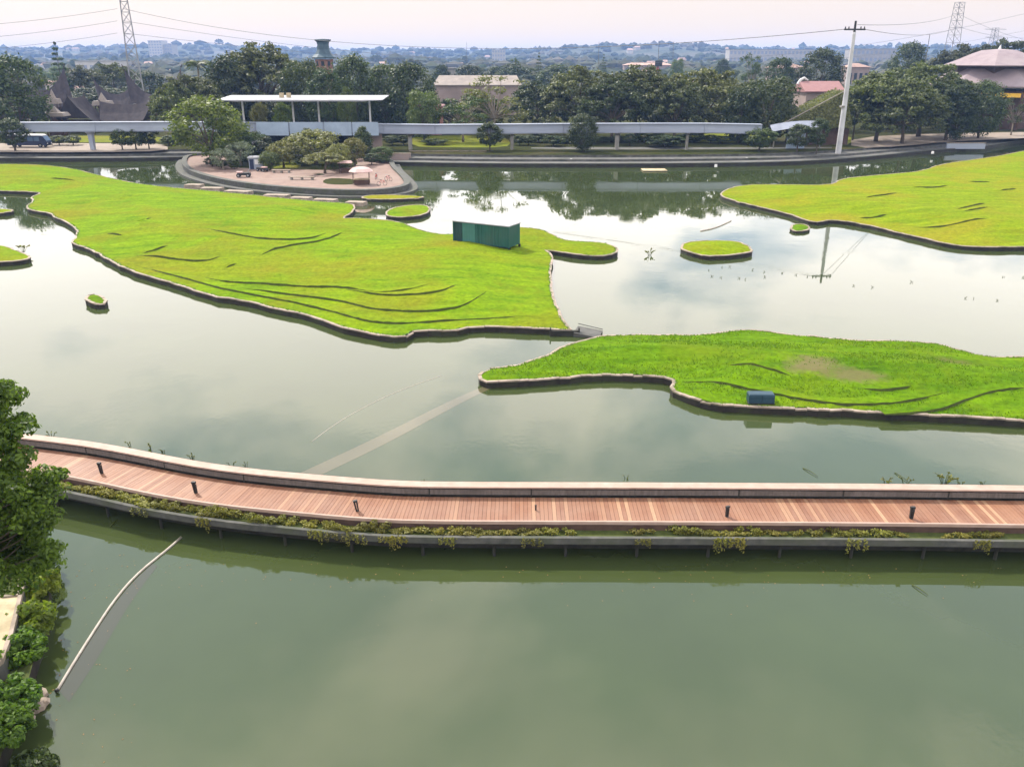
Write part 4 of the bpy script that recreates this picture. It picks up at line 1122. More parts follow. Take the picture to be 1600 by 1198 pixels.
# ---------------------------------------------------------------- masts, pylons, wires
def pylon(px, top, D, w0, w1, label, base=GZ, tall=None, arms=()):
    p, t = Q(px, top, D); h = (tall or p.z) - base
    e = empty('lattice_pylon', (p.x, D, base), .35, label=label, cat='pylon')
    for sx in (-1, 1):
        for sy in (-1, 1):
            MB().tube([(sx * w0, sy * w0, -1), (sx * w1, sy * w1, h)], .13, 5).build('leg', M['pylon_steel'], e)
    mb = MB(); n = 13; z = 0.0
    zs = [h * (1 - (1 - k / n) ** 1.15) for k in range(n + 1)]
    for k in range(n):
        za, zb = zs[k], zs[k + 1]; wa, wb = w0 + (w1 - w0) * za / h, w0 + (w1 - w0) * zb / h
        for q in range(4):
            c0 = [(-1, -1), (1, -1), (1, 1), (-1, 1)][q]; c1 = [(1, -1), (1, 1), (-1, 1), (-1, -1)][q]
            mb.tube([(c0[0] * wa, c0[1] * wa, za), (c1[0] * wb, c1[1] * wb, zb)], .06, 4, cap=False); mb.tube([(c1[0] * wa, c1[1] * wa, za), (c0[0] * wb, c0[1] * wb, zb)], .06, 4, cap=False)
            mb.tube([(c0[0] * wb, c0[1] * wb, zb), (c1[0] * wb, c1[1] * wb, zb)], .06, 4, cap=False)
    mb.build('bracing', M['pylon_steel'], e)
    for az, al in arms:
        mb = MB()
        for s in (-1, 1): mb.tube([(0, -w1, az - .5), (s * al, 0, az), (0, w1, az - .5)], .08, 4); mb.tube([(0, 0, az + .9), (s * al, 0, az)], .06, 4)
        mb.build('cross_arm', M['pylon_steel'], e)
    return e


pylon(187, -40, 300, 2.2, .9, 'tall steel lattice pylon at left, its top cut off')
pylon(1500, 4, 430, 3.0, 1.5, 'steel lattice pylon on the skyline at the right')
pylon(1556, 44, 620, 3.2, 1.4, 'faint far pylon with arms above the mauve pavilion', arms=((36, 10), (31, 8)))


def wire(a, b, sag, label, rad=.045, n=28):
    pts = [a.lerp(b, i / n) - Vector((0, 0, sag * 4 * (i / n) * (1 - i / n))) for i in range(n + 1)]
    MB().tube(pts, rad, 4).build('overhead_wire', M['cable'], label=label, cat='wire', group='overhead power lines')


pole_p, _ = Q(1310, 236, 183); pt, _ = Q(1334, 33, 183)
pa = [Q(188, y, 300)[0] for y in (14, 33, 52)]
x_arm = Vector((pole_p.x, 183, Q(1331, 46, 183)[0].z))
wire(pa[0] + Vector((1, 0, 0)), x_arm + Vector((-1.9, 0, 0)), 7.2, 'topmost long sagging wire between left pylon and tall pole', .06)
wire(pa[1] + Vector((1, 0, 0)), Q(1640, 12, 420)[0], 18, 'middle wire leaving the left pylon to the right', .05)
wire(pa[2] + Vector((1, 0, 0)), Q(1640, 40, 520)[0], 16, 'lowest faint wire leaving the left pylon to the right', .05)
for i, (y, s, d) in enumerate(((42, 3, 'topmost'), (62, 3, 'middle'), (80, 3, 'lowest'))):
    wire(pa[i] - Vector((1, 0, 0)), Q(-60, y, 285)[0], s * .2, d + ' wire leaving the left pylon to the left', .05)
pr_ = [Q(1497, y, 430)[0] for y in (22, 42)]
wire(x_arm + Vector((1.9, 0, 0)), pr_[1], 2.2, 'wire from pole cross arm to the right pylon, lower', .05)
wire(Q(1340, 39, 190)[0], pr_[0], 1.5, 'wire from pole head to the right pylon, upper', .05)
wire(pr_[0], Q(1640, 70, 560)[0], 2, 'upper wire sloping from right pylon to the right edge', .06); wire(pr_[1], Q(1640, 56, 600)[0], 3, 'lower wire from right pylon to the right edge', .06)

pole = empty('utility_pole', (pole_p.x, 183, GZ - .5), label='very tall pale concrete utility pole standing on the far bank', cat='pole'); hh = pt.z - GZ + .5
MB().lathe([(.62, -.5), (.60, 0), (.52, hh * .38), (.50, hh * .385), (.33, hh * .9), (.30, hh * .92)], 12).build('shaft', M['pole_concrete'], pole, smooth=True)
MB().box(-.75, -.15, -.7, .7, hh * .36, hh * .375).build('collar', M['concrete'], pole)
MB().tube([(0, 0, hh * .9), (0, 0, hh)], [.26, .22], 8).build('pole_head', M['dark_metal'], pole)
MB().box(-2.1, 2.1, -.18, .18, x_arm.z - GZ + .5 - .2, x_arm.z - GZ + .5 + .1).build('cross_arm', M['dark_metal'], pole)
for s in (-1.9, -1.2, 1.2, 1.9): MB().lathe([(.1, 0), (.14, .15), (.08, .4)], 6, (s, 0, x_arm.z - GZ + .6)).build('insulator', M['dark_metal'], pole)
for px, top, D, red, lb in ((936, 66, 520, 0, 'thin mast on the skyline, leftmost of three'), (1030, 65, 520, 1, 'thin mast with red lattice foot on the skyline'), (1053, 65, 620, 0, 'short thin mast right of the red footed one'), (1453, 54, 360, 0, 'dark thin post left of the right pylon'), (729, 66, 700, 0, 'faint hair thin mast left of centre skyline')):
    p, t = Q(px, top, D); e = empty('mast', (p.x, D, GZ), label=lb, cat='mast', group='skyline masts'); h = p.z - GZ
    MB().tube([(0, 0, -1), (0, 0, h)], [.22, .12], 6).build('shaft', M['cable'], e)
    if red:
        mb = MB()
        for s in (-1, 1):
            mb.tube([(s * 2.2, 0, 0), (s * .3, 0, h * .5)], .25, 4)
            for k in range(5): mb.tube([(-s * 2.0 * (1 - k / 5.5), 0, h * .1 * k), (s * 2.0 * (1 - (k + 1) / 5.5), 0, h * .1 * (k + 1))], .18, 4)
        mb.build('lattice_foot', M['red_steel'], e)
        MB().box(-1.6, 2.4, -1, 1, h * .5, h * .62).build('platform', M['dark_metal'], e)

# ---------------------------------------------------------------- buildings
def saddle_house(px, ptop, D, wpx, label, rot, rise=.35, base=GZ, wallh=.30, mat='thatch', depth=1.4):
    p, t = Q(px, ptop, D); H = p.z - base; w = wpx * t / FPX
    e = empty('saddle_roof_house', (p.x, D, base), rot, label=label, cat='house', group='traditional houses behind the track')
    n = 12; hw = w / 2; hd = hw * .5 * depth; ze = H * wallh; v = []; f = []
    for i in range(n + 1):
        s = i / n * 2 - 1; zr = H * (1 - rise) + H * rise * abs(s) ** 2.2; z2 = ze + H * .10 * s * s; ov = 1.0
        x = s * hw * ov; v += [(x * .82, -hd, z2), (x * .93, -hd * .42, z2 + (zr - z2) * .52), (x, 0, zr), (x * .93, hd * .42, z2 + (zr - z2) * .52), (x * .82, hd, z2)]
    for i in range(n):
        for k in range(4): f.append((5 * i + k, 5 * i + 5 + k, 5 * i + 6 + k, 5 * i + 1 + k))
    f.append((4, 3, 2, 1, 0)); f.append(tuple(5 * n + k for k in range(5)))
    mesh('roof', v, f, M[mat], e)
    MB().box(-hw * .66, hw * .66, -hd * .72, hd * .72, ze * .35, ze + .3).build('wall', M['dark_wood'], e)
    for sx in (-.6, -.2, .2, .6):
        for sy in (-.6, .6): MB().box(sx * hw - .2, sx * hw + .2, sy * hd - .2, sy * hd + .2, -.3, ze * .36).build('post', M['dark_wood'], e)
    for sx in (-.3, .3): MB().box(sx * hw - .5, sx * hw + .5, -hd * .72 - .06, -hd * .72 + .02, ze * .5, ze * .9).build('window', M['window_dark'], e)
    MB().tube([v[2], Vector(v[2]) + Vector((-hw * .06, 0, H * .07))], [.25, .05], 5).build('gable_horn', M[mat], e)
    MB().tube([v[5 * n + 2], Vector(v[5 * n + 2]) + Vector((hw * .06, 0, H * .07))], [.25, .05], 5).build('gable_horn', M[mat], e)


saddle_house(58, 106, 262, 82, 'large dark thatched house with steep saddle roof, leftmost', .9, .4)
saddle_house(118, 150, 232, 44, 'small dark hut with a pointed gable roof above the track', 1.45, .05, depth=2.6)
saddle_house(238, 106, 268, 84, 'dark house with upswept roof horn right of the left pylon', .25, .5)
saddle_house(178, 122, 285, 60, 'hazy dark saddle roofed house behind the left pylon', .5, .4)
saddle_house(22, 170, 225, 60, 'low dark house by the left picture edge', .1, .15)
saddle_house(196, 158, 236, 80, 'low dark long house left of the plaza trees', .05, .12)


def pavilion(px, ptop, D, wpx, label):
    p, t = Q(px, ptop, D); H = p.z - GZ; w = wpx * t / FPX
    e = empty('garden_pavilion', (p.x, D, GZ), .1, label=label, cat='pavilion', group='small flat roofed pavilions at left')
    MB().frustum((0, 0, H * .66), (w / 2, w / 2.4), (0, 0, H * .78), (w * .42, w * .34)).frustum((0, 0, H * .78), (w * .2, w * .2), (0, 0, H), (.06, .06)).build('roof', M['brown_roof'], e)
    for sx in (-1, 1):
        for sy in (-1, 1): MB().box(sx * w * .34 - .12, sx * w * .34 + .12, sy * w * .28 - .12, sy * w * .28 + .12, -.3, H * .68).build('post', M['dark_wood'], e)
    MB().box(-w * .3, w * .3, -w * .22, w * .22, 0, H * .4).build('wall', M['dark_wood'], e)


pavilion(80, 140, 236, 20, 'small pavilion with pale pointed cap, left of the gabled hut'); pavilion(158, 145, 240, 28, 'small pavilion with pale flat roof, right of the gabled hut'); pavilion(84, 166, 222, 36, 'low pale roofed shelter directly left of the gabled hut')

# tower with teal roof
p, t = Q(504, 61, 300); k = t / FPX
tw = empty('lookout_tower', (p.x, 300, GZ), label='tower with flared teal roof and brick body above trees', cat='tower')
zt = lambda y: Q(504, y, 300)[0].z - GZ
MB().lathe([(18.5 * k, zt(92)), (19 * k, zt(90)), (13.5 * k, zt(85)), (10 * k, zt(78)), (9.0 * k, zt(70)), (10 * k, zt(66)), (13 * k, zt(63.5)), (13 * k, zt(62)), (3 * k, zt(61))], 8, phase=.39).build('roof', M['teal_tile'], tw)
MB().lathe([(6 * k, -.5), (12 * k, zt(115)), (14.5 * k, zt(93))], 8, phase=.39).build('body', M['brick_red'], tw)
for a in range(8):
    ang = a * math.pi / 4; r_ = 13.6 * k * math.cos(math.pi / 8)
    o = MB().box(-.5, .5, -.12, .12, zt(103), zt(96)).build('window', M['window_dark'], tw); o.location = (r_ * math.cos(ang), r_ * math.sin(ang), 0); o.rotation_euler = (0, 0, ang + math.pi / 2)


def block(name, px0, px1, ptop, pwall, D, depth, label, wall, roofm, cat, base=GZ, pitch=.5, wins=0, rot=0.0, over=.6, group=None, gable=False, wrows=1):
    """building with a hipped or gabled roof; ptop = ridge pixel, pwall = eave pixel"""
    a, t = Q(px0, pwall, D); b, _ = Q(px1, pwall, D); top, _ = Q(px0, ptop, D + depth / 2); w = (b.x - a.x) / 2; hw = a.z - base; hr = top.z - base
    e = empty(name, ((a.x + b.x) / 2, D + depth / 2, base), rot, label=label, cat=cat, group=group); d = depth / 2
    MB().box(-w + over, w - over, -d + over, d - over, -.5, hw).build('wall', M[wall], e)
    if roofm:
        ins = 0 if gable else min(w * .8, depth * pitch)
        v = [(-w, -d, hw), (w, -d, hw), (w, d, hw), (-w, d, hw), (-w + ins, 0, hr), (w - ins, 0, hr), (-w, -d, hw - .25), (w, -d, hw - .25), (w, d, hw - .25), (-w, d, hw - .25)]
        mesh('roof', v, [(0, 1, 5, 4), (1, 2, 5), (2, 3, 4, 5), (3, 0, 4), (6, 7, 1, 0), (7, 8, 2, 1), (8, 9, 3, 2), (9, 6, 0, 3), (9, 8, 7, 6)], M[roofm], e)
    else:
        MB().box(-w, w, -d, d, hw + .004, hw + .5).build('roof', M['concrete'], e)
    for r_ in range(wrows):
        for i in range(wins):
            x = -w + over + (2 * (w - over)) * (i + .5) / wins; ww = (w - over) / wins * .55; z0 = hw * (r_ + .3) / wrows; z1 = hw * (r_ + .78) / wrows
            MB().box(x - ww, x + ww, -d + over - .08, -d + over + .05, z0, z1).build('window', M['window_dark' if D < 600 else 'rail_dark'], e)  # far windows get a paler colour that stands in for haze
    return e


block('long_hall', 676, 815, 118, 133, 300, 16, 'long low building with brown roof and pink wall', 'pink_wall', 'brown_roof', 'building', wins=0, pitch=.1)
block('salmon_building', 645, 692, 160, 166, 222, 8, 'salmon pink building partly hidden behind a round tree', 'salmon_wall', 'red_roof', 'building', wins=4)
rh = block('red_roof_house', 1258, 1322, 127, 143, 232, 12, 'house with dusky red gabled roof and white finial', 'pink_wall', 'red_roof', 'house', gable=True, wins=4)
mb = MB(); pts = [(-5.9, 0, 8.7), (-5.2, 0, 9.6), (-4.0, 0, 10.0), (-2.8, 0, 9.7)]
hr_ = Q(1258, 127, 238)[0].z - GZ
mb.tube([(-5.4, 0, hr_ - .8), (-4.9, 0, hr_ + .3), (-4.0, 0, hr_ + .8), (-2.9, 0, hr_ + .2)], [.5, .4, .35, .15], 6); mb.build('finial', M['white_paint'], rh)

# mauve pavilion at the right
p, t = Q(1562, 78, 252); k = t / FPX; zt = lambda y: Q(1562, y, 252)[0].z - GZ
pv = empty('great_pavilion', (p.x, 252, GZ), label='large pavilion with two tiered mauve roof and yellow eave', cat='pavilion')
up_ = MB().lathe([(84 * k, zt(103.5)), (85 * k, zt(102)), (60 * k, zt(92)), (42 * k, zt(84)), (28 * k, zt(79)), (5 * k, zt(77))], 6, phase=.0).build('upper_roof', M['mauve_roof'], pv)
MB().tube([(0, 0, zt(79)), (0, 0, zt(71))], [.5, .1], 6).build('finial', M['white_paint'], up_)
MB().lathe([(60 * k, zt(118)), (60 * k, zt(103))], 6).build('clerestory', M['dark_wood'], pv)
MB().lathe([(96 * k, zt(135)), (97 * k, zt(133)), (80 * k, zt(122)), (66 * k, zt(112)), (60 * k, zt(107))], 6, phase=.52).build('lower_roof', M['mauve_roof'], pv)
MB().lathe([(90 * k, zt(149)), (90 * k, zt(143))], 6, phase=.52).build('yellow_eave', M['yellow_paint'], pv)
MB().lathe([(70 * k, -.5), (70 * k, zt(140))], 6, phase=.52).build('hall_wall', M['dark_wood'], pv)
for a in range(6):
    an = a * math.pi / 3 + .52; MB().lathe([(.5, -.5), (.45, zt(143))], 8, (88 * k * math.cos(an), 88 * k * math.sin(an), 0)).build('column', M['dark_wood'], pv)

# vine grown sloping roof left of the pole
A, _ = Q(1218, 198, 196); Bq, _ = Q(1322, 143, 199); Cq, _ = Q(1330, 200, 196)
vr = empty('vine_roof', (A.x, 196, GZ), label='sloping roof overgrown with vines left of the tall pole', cat='roof')
a_, b_, c_ = rel(vr, A), rel(vr, Bq), rel(vr, Cq); off = Vector((0, 9, 0))
mesh('roof_slab', [a_, c_, b_, a_ + off, c_ + off, b_ + off], [(0, 1, 2), (5, 4, 3), (0, 2, 5, 3), (2, 1, 4, 5), (1, 0, 3, 4)], M['soil'], vr)
MB().tube([a_ + Vector((0, -.1, .25)), b_ + Vector((0, -.1, .25))], .12, 6).build('eave_edge', M['brown_roof'], vr)
MB().box(c_.x - 12, c_.x, 1, 8, -.3, c_.z + .3).build('wall', M['dark_wood'], vr)
u = nr.random((5200, 2)); fl = u.sum(1) > 1; u[fl] = 1 - u[fl]
A3, B3, C3 = (np.array(x) for x in (a_, b_, c_)); Cc = A3 + u[:, :1] * (B3 - A3) + u[:, 1:] * (C3 - A3) + nr.normal(0, .12, (5200, 3)); Cc[:, 1] -= .2
h1 = Cc[:2600]; s_ = nr.random((1500, 2)); top = A3 + s_[:, :1] * (B3 - A3) + np.array([0, 1, 0]) * s_[:, 1:] * 9 + nr.normal(0, .1, (1500, 3)) + np.array([0, 0, .15])
V, F = leaf_quads(np.concatenate([Cc, top]), nr.normal(0, .5, (6700, 3)) + np.array([0, -.6, .6]), .5)
o = bpy.data.objects.new('vine_leaves', np_mesh('vine_leaves', V, F, M['leaf_olive'])); link(o, vr); o['kind'] = 'stuff'

# skyline buildings
block('apartment_slab', 1140, 1274, 76, 78, 1500, 30, 'long pale apartment slab on the skyline left of the pole', 'cream_wall', None, 'building', wins=22, wrows=3)
block('apartment_slab', 1332, 1402, 75, 77, 1300, 30, 'pale factory like block on the skyline right of the pole', 'cream_wall', None, 'building', wins=10, wrows=3)
block('roof_house', 1205, 1262, 100, 106, 480, 12, 'hazy terracotta roofed house below the long apartment slab', 'pink_wall', 'far_roof', 'house', wins=6)
block('roof_house', 1325, 1362, 99, 105, 470, 12, 'hazy terracotta roof just right of the tall pole', 'pink_wall', 'far_roof', 'house', wins=4)
block('roof_house', 975, 1052, 98, 102, 800, 14, 'long dusky red roof below the skyline masts', 'pink_wall', 'far_roof', 'house', wins=8)
block('office_block', 230, 252, 63, 64, 2200, 40, 'stepped hazy tower block left of the station on the skyline', 'cream_wall', None, 'building', wins=5, wrows=6, base=20)
block('office_block', 252, 268, 69, 70, 2210, 40, 'lower wing beside the hazy tower block', 'cream_wall', None, 'building', wins=4, wrows=4, base=20)
block('office_block', 768, 790, 77, 78, 1700, 40, 'hazy square block on the skyline above the open yellow tree', 'cream_wall', None, 'building', wins=5, wrows=4, base=5)
block('white_hall', 115, 178, 92, 96, 800, 30, 'pale curved hall roof in haze left of left pylon', 'cream_wall', None, 'building', wins=6)
block('white_hall', 695, 712, 104, 108, 430, 8, 'small white box building above the brown roof', 'cream_wall', None, 'building', wins=2)
for i in range(70):
    D = rng.choice([rng.uniform(480, 900), rng.uniform(700, 1600), rng.uniform(1200, 2800)]); px = rng.uniform(-30, 1640)
    x = (px - 800) / FPX * (D * CP + 18 * SP); z = hill_z(x, D) - 1.0; s = .5 + D / 2200; w, d, h = rng.uniform(5, 12) * s, rng.uniform(5, 8) * s, rng.uniform(6, 9) * (.7 + D / 2500)
    e = empty('distant_house', (x, D, z), rng.uniform(-.4, .4), label='tiny hazy house with pale wall far off on the plain', cat='house', group='far houses on the hazy plain')
    MB().box(-w / 2, w / 2, -d / 2, d / 2, -3, h * .7).build('wall', M['cream_wall'], e)
    v = [(-w * .56, -d * .6, h * .7), (w * .56, -d * .6, h * .7), (w * .56, d * .6, h * .7), (-w * .56, d * .6, h * .7), (-w * .4, 0, h), (w * .4, 0, h)]
    mesh('roof', v, [(0, 1, 5, 4), (1, 2, 5), (2, 3, 4, 5), (3, 0, 4), (3, 2, 1, 0)], M['far_roof'], e)

# ---------------------------------------------------------------- vehicles and plaza things
def wheel(parent, x, y, r_, w=.25):
    o = MB().tube([(x, y - w / 2, r_), (x, y + w / 2, r_)], r_, 14).build('wheel', M['tyre'], parent)
    MB().tube([(x, y - w / 2 - .02, r_), (x, y + w / 2 + .02, r_)], r_ * .55, 10).build('rim', M['pylon_steel'], o)


bp = P(56, 230, GZ)
bus = empty('minibus', (bp.x - 1.2, bp.y, GZ), -.04, label='dark navy minibus with white roof parked under the track', cat='bus')
mb = MB(); pr2 = [(-4.4, .45), (4.2, .45), (4.45, 1.0), (4.35, 1.4), (3.75, 2.35), (3.4, 2.5), (-4.35, 2.5), (-4.45, 2.2)]
n = len(pr2); v = [(x, -1.05, z) for x, z in pr2] + [(x, 1.05, z) for x, z in pr2]
mb.add(v, [tuple(range(n)), tuple(range(2 * n - 1, n - 1, -1))] + [(i, i + n, (i + 1) % n + n, (i + 1) % n) for i in range(n)]); mb.build('body', M['bus_navy'], bus)
MB().frustum((-.45, 0, 2.505), (4.0, 1.02), (-.5, 0, 2.72), (3.8, .85)).build('roof', M['white_paint'], bus)
for x in (-3.9, -2.5, -1.1, .3, 1.7): MB().box(x, x + 1.2, -1.075, -1.04, 1.35, 2.2).build('side_window', M['glass_blue'], bus)
mesh('windscreen', [(4.375, -.95, 1.42), (4.375, .95, 1.42), (3.80, .9, 2.33), (3.80, -.9, 2.33)], [(0, 1, 2, 3)], M['glass_blue'], bus)
for x in (-2.9, 2.9):
    for y in (-.95, .95): wheel(bus, x, y, .45)
for y in (-.8, .8): MB().box(4.42, 4.49, y - .15, y + .15, .75, .95).build('headlight', M['white_paint'], bus)
MB().box(4.3, 4.55, -1, 1, .42, .6).build('bumper', M['dark_metal'], bus)

bp = P(402, 264, PZ)
kz = empty('ticket_booth', (bp.x, bp.y, PZ), .1, label='small blue grey booth with white roof on the plaza', cat='booth')
MB().box(-1.25, 1.25, -.8, .8, 0, 2.0).build('wall', M['rail_grey'], kz); MB().frustum((0, 0, 2.0), (1.45, 1.0), (0, 0, 2.25), (1.35, .9)).build('roof', M['roof_white'], kz)
MB().box(-.2, 1.1, -.84, -.78, .9, 1.75).build('window', M['white_paint'], kz); MB().box(-1.1, -.4, -.84, -.78, .05, 1.8).build('door', M['bus_navy'], kz)
bp = P(392, 248, PZ)
kz = empty('white_kiosk', (bp.x - .2, bp.y + 4, PZ), -.1, label='white roofed kiosk between plaza trees behind the booth', cat='kiosk')
MB().frustum((0, 0, 2.6), (2.4, 1.8), (0, 0, 3.5), (.3, .3)).build('roof', M['roof_white'], kz); MB().box(-1.9, 1.9, -1.3, 1.3, 0, 2.6).build('wall', M['pink_wall'], kz)
MB().box(-1.3, 1.3, -1.36, -1.28, 1.0, 2.1).build('window', M['window_dark'], kz)


def cart(px, py, label, rot, sc=1.0):
    b = P(px, py, PZ); e = empty('parked_cart', (b.x, b.y, PZ), rot, label=label, cat='cart', group='carts on the plaza'); e.scale = (sc,) * 3
    MB().frustum((0, 0, .35), (1.2, .5), (.1, 0, .75), (1.0, .5)).build('body', M['dark_metal'], e)
    MB().box(-1.1, -.1, -.45, .45, .752, .95).build('seat', M['pink_canvas'], e)
    MB().tube([(.75, -.35, .75), (.95, -.35, 1.2), (.95, .35, 1.2), (.75, .35, .75)], .035, 5).build('handlebar', M['pylon_steel'], e)
    for x in (-.8, .8):
        for y in (-.5, .5): wheel(e, x, y, .32, .16)


cart(381, 277, 'dark little cart near the plaza parapet, left', .1); cart(410, 268, 'dark little cart parked beside the blue grey booth', 2.6, .9)
bp = P(565, 288, PZ)
sl = empty('food_stall', (bp.x, bp.y, PZ), .1, label='stall under a pinkish white canopy at the plaza corner', cat='stall'); sl.scale = (.85, .85, .85)
MB().lathe([(2.35, 2.35), (2.4, 2.45), (1.7, 2.95), (.9, 3.2), (.1, 3.28)], 8, phase=.39).build('canopy', M['pink_canvas'], sl)
for sx in (-1.5, 1.5):
    for sy in (-1.1, 1.1): MB().tube([(sx, sy, 0), (sx, sy, 2.5)], .05, 6).build('post', M['dark_wood'], sl)
MB().box(-1.3, 1.5, -1.0, .9, .02, .95).build('counter', M['dark_wood'], sl); MB().box(-1.4, 1.6, -1.1, 1.0, .952, 1.02).build('counter_top', M['tan_stone'], sl)
bp = P(540, 270, PZ)
sl = empty('food_stall', (bp.x, bp.y, PZ), .1, label='small stall with low pink awning left of the canopy stall', cat='stall')
MB().frustum((0, 0, 1.7), (1.3, .8), (0, .1, 2.0), (1.1, .5)).build('canopy', M['pink_canvas'], sl)
for sx in (-1.0, 1.0):
    for sy in (-.6, .6): MB().tube([(sx, sy, 0), (sx, sy, 1.75)], .04, 6).build('post', M['dark_wood'], sl)
MB().box(-.8, .8, -.5, .5, .02, .8).build('counter', M['dark_wood'], sl)
for px, py, w, lb in ((472, 281, 4.4, 'long pale concrete bench on the plaza left of umbrella tree'), (440, 270, 3.4, 'low pale bench at the edge of plaza lawn')):
    b = P(px, py, PZ); e = empty('stone_bench', (b.x, b.y, PZ), -.06, label=lb, cat='bench', group='plaza benches')
    MB().box(-w / 2, w / 2, -.35, .35, .38, .52).build('seat', M['coping'], e)
    for s in (-1, 0, 1): MB().box(s * w * .4 - .15, s * w * .4 + .15, -.28, .28, -.02, .378).build('leg', M['concrete'], e)
for i, (px, py) in enumerate(((597, 290), (588, 280), (607, 283))):
    b = P(px, py, PZ); e = empty('bicycle', (b.x, b.y, PZ), .5 + i, label=['bicycle by the plaza tip parapet', 'bicycle just right of the canopy stall', 'bicycle standing on open pink paving of the plaza'][i], cat='bicycle', group='bicycles on the plaza')
    for x in (-.52, .52):
        mb = MB(); pts = [(x + .33 * math.cos(a * math.pi / 8), 0, .33 + .33 * math.sin(a * math.pi / 8)) for a in range(17)]; mb.tube(pts, .03, 5, cap=False); mb.build('wheel', M['tyre'], e)
    MB().tube([(-.52, 0, .33), (-.15, 0, .8), (.35, 0, .8), (.52, 0, .33)], .03, 5).tube([(-.15, 0, .8), (0, 0, .35), (.35, 0, .8)], .03, 5).build('frame', M['red_steel'], e)
    MB().box(-.3, -.05, -.08, .08, .85, .92).build('saddle', M['tyre'], e); MB().tube([(.4, -.28, 1.0), (.38, 0, .95), (.4, .28, 1.0)], .025, 5).build('handlebar', M['pylon_steel'], e)
# low walls on the bank right of the plaza
for px0, px1, py, D, h, m, lb in ((580, 642, 250, 178, 1.3, 'pink_wall', 'low pink wall on the bank above the plaza tip'), (1478, 1538, 232, 205, 1.2, 'rail_grey', 'low lavender grey wall by the water at right'), (640, 760, 243, 180, .9, 'shaded_old_concrete', 'long grey retaining step right of the pink wall')):
    a = P(px0, py, .75); b = P(px1, py, .75); w = b.x - a.x
    e = empty('low_wall', ((a.x + b.x) / 2, (a.y + b.y) / 2, .75), math.atan2(b.y - a.y, w), label=lb, cat='wall')
    MB().box(-w / 2, w / 2, -.25, .25, -.1, h - .1).build('wall_body', M[m], e); MB().box(-w / 2 - .06, w / 2 + .06, -.32, .32, h - .098, h + .02).build('wall_cap', M['coping'], e)
for i, (px, py) in enumerate(((1120, 261), (893, 252), (1168, 250), (1460, 240))):
    b = P(px, py, .8); MB().frustum((0, 0, -.1), (.22, .2), (0, 0, .4), (.2, .15)).build('marker_block', M['white_paint'], label=['white marker block at the water edge below the track end', 'white marker block on the bank right of centre', 'white marker block beside the track end shrub', 'white marker block on the bank left of the lavender wall'][i], cat='block').location = (b.x, b.y + .8, .78)
b = P(1022, 266, .1)
rf = empty('raft', (b.x, b.y, .02), 0, label='pale flat raft floating in front of the far bank', cat='raft')
for i in range(5): MB().box(-2.3 + i * .92, -1.42 + i * .92, -1.6, 1.6, .08, .2).build('board', M['tan_stone'], rf)
for y in (-1.1, 1.1): MB().tube([(-2.2, y, .0), (2.2, y, .0)], .14, 8).build('float', M['pipe_pale'], rf)

# ---------------------------------------------------------------- container, box, weir
c0 = P(709, 379, .9); c1 = P(795, 389, .9); dv = c1 - c0; ang = math.atan2(dv.y, dv.x); Lc = dv.length
cz = float(islA.height([(c0.x + c1.x) / 2], [(c0.y + c1.y) / 2])[0])
ct = empty('storage_container', (c0.x, c0.y, cz - .22), ang, label='long teal green storage container with white top on lawn', cat='container')
D_ = 2.5; Hc = 2.42; zb = .10
npan = 4; edges = [0, Lc * .16, Lc * .40, Lc * .70, Lc]; pm = ['teal_dark', 'teal_light', 'teal_steel', 'teal_steel']
for i in range(4):
    x0, x1 = edges[i] + .02, edges[i + 1] - .02; v = []; f = []; nn = max(3, int((x1 - x0) / .16))
    for j in range(nn + 1):
        x = x0 + (x1 - x0) * j / nn; y = .0 if j % 2 else .035; v += [(x, y, zb + .1), (x, y, Hc - .1)]
    for j in range(nn): f.append((2 * j, 2 * j + 2, 2 * j + 3, 2 * j + 1))
    mesh('front_panel', v, f, M[pm[i]], ct)
MB().box(0, Lc, .06, D_, zb + .05, Hc - .05).build('body', M['teal_steel'], ct)
MB().box(-.06, Lc + .06, -.08, D_ + .06, Hc - .048, Hc + .06).build('roof', M['roof_white'], ct)
MB().box(0, Lc, -.03, .055, zb, zb + .1).build('bottom_rail', M['teal_dark'], ct); MB().box(0, Lc, -.03, .055, Hc - .12, Hc - .05).build('top_rail', M['teal_dark'], ct)
for x in (0, Lc): MB().box(x - .06, x + .06, -.045, .06, zb - .02, Hc - .05).build('corner_post', M['teal_steel'], ct)
for x in (Lc * .44, Lc * .5, Lc * .74, Lc * .80): MB().tube([(x, -.05, zb + .12), (x, -.05, Hc - .14)], .022, 5).build('lock_rod', M['teal_light'], ct)
for i in range(7):
    for y in (.1, D_ - .1): MB().box(Lc * i / 6 - .1, Lc * i / 6 + .1, y - .1, y + .1, -.45, zb + .06).build('foot', M['dark_metal'], ct)
bx_ = P(1190, 633, .45)
ub = empty('utility_box', (bx_.x, bx_.y + .35, .56), -.02, label='small dark blue green cabinet on the kerb of the near island', cat='cabinet')
MB().frustum((0, 0, 0), (.76, .34), (.0, .02, .50), (.77, .33)).frustum((0, .02, .5), (.77, .33), (0, .03, .56), (.72, .27)).build('body', M['blue_box'], ub)
for s in (-.38, .38): MB().box(s - .34, s + .34, -.365, -.335, .05, .45).build('door', M['blue_box'], ub)
MB().box(-.8, .8, -.38, .36, -.16, -.002).build('plinth', M['shaded_wet_stone'], ub)

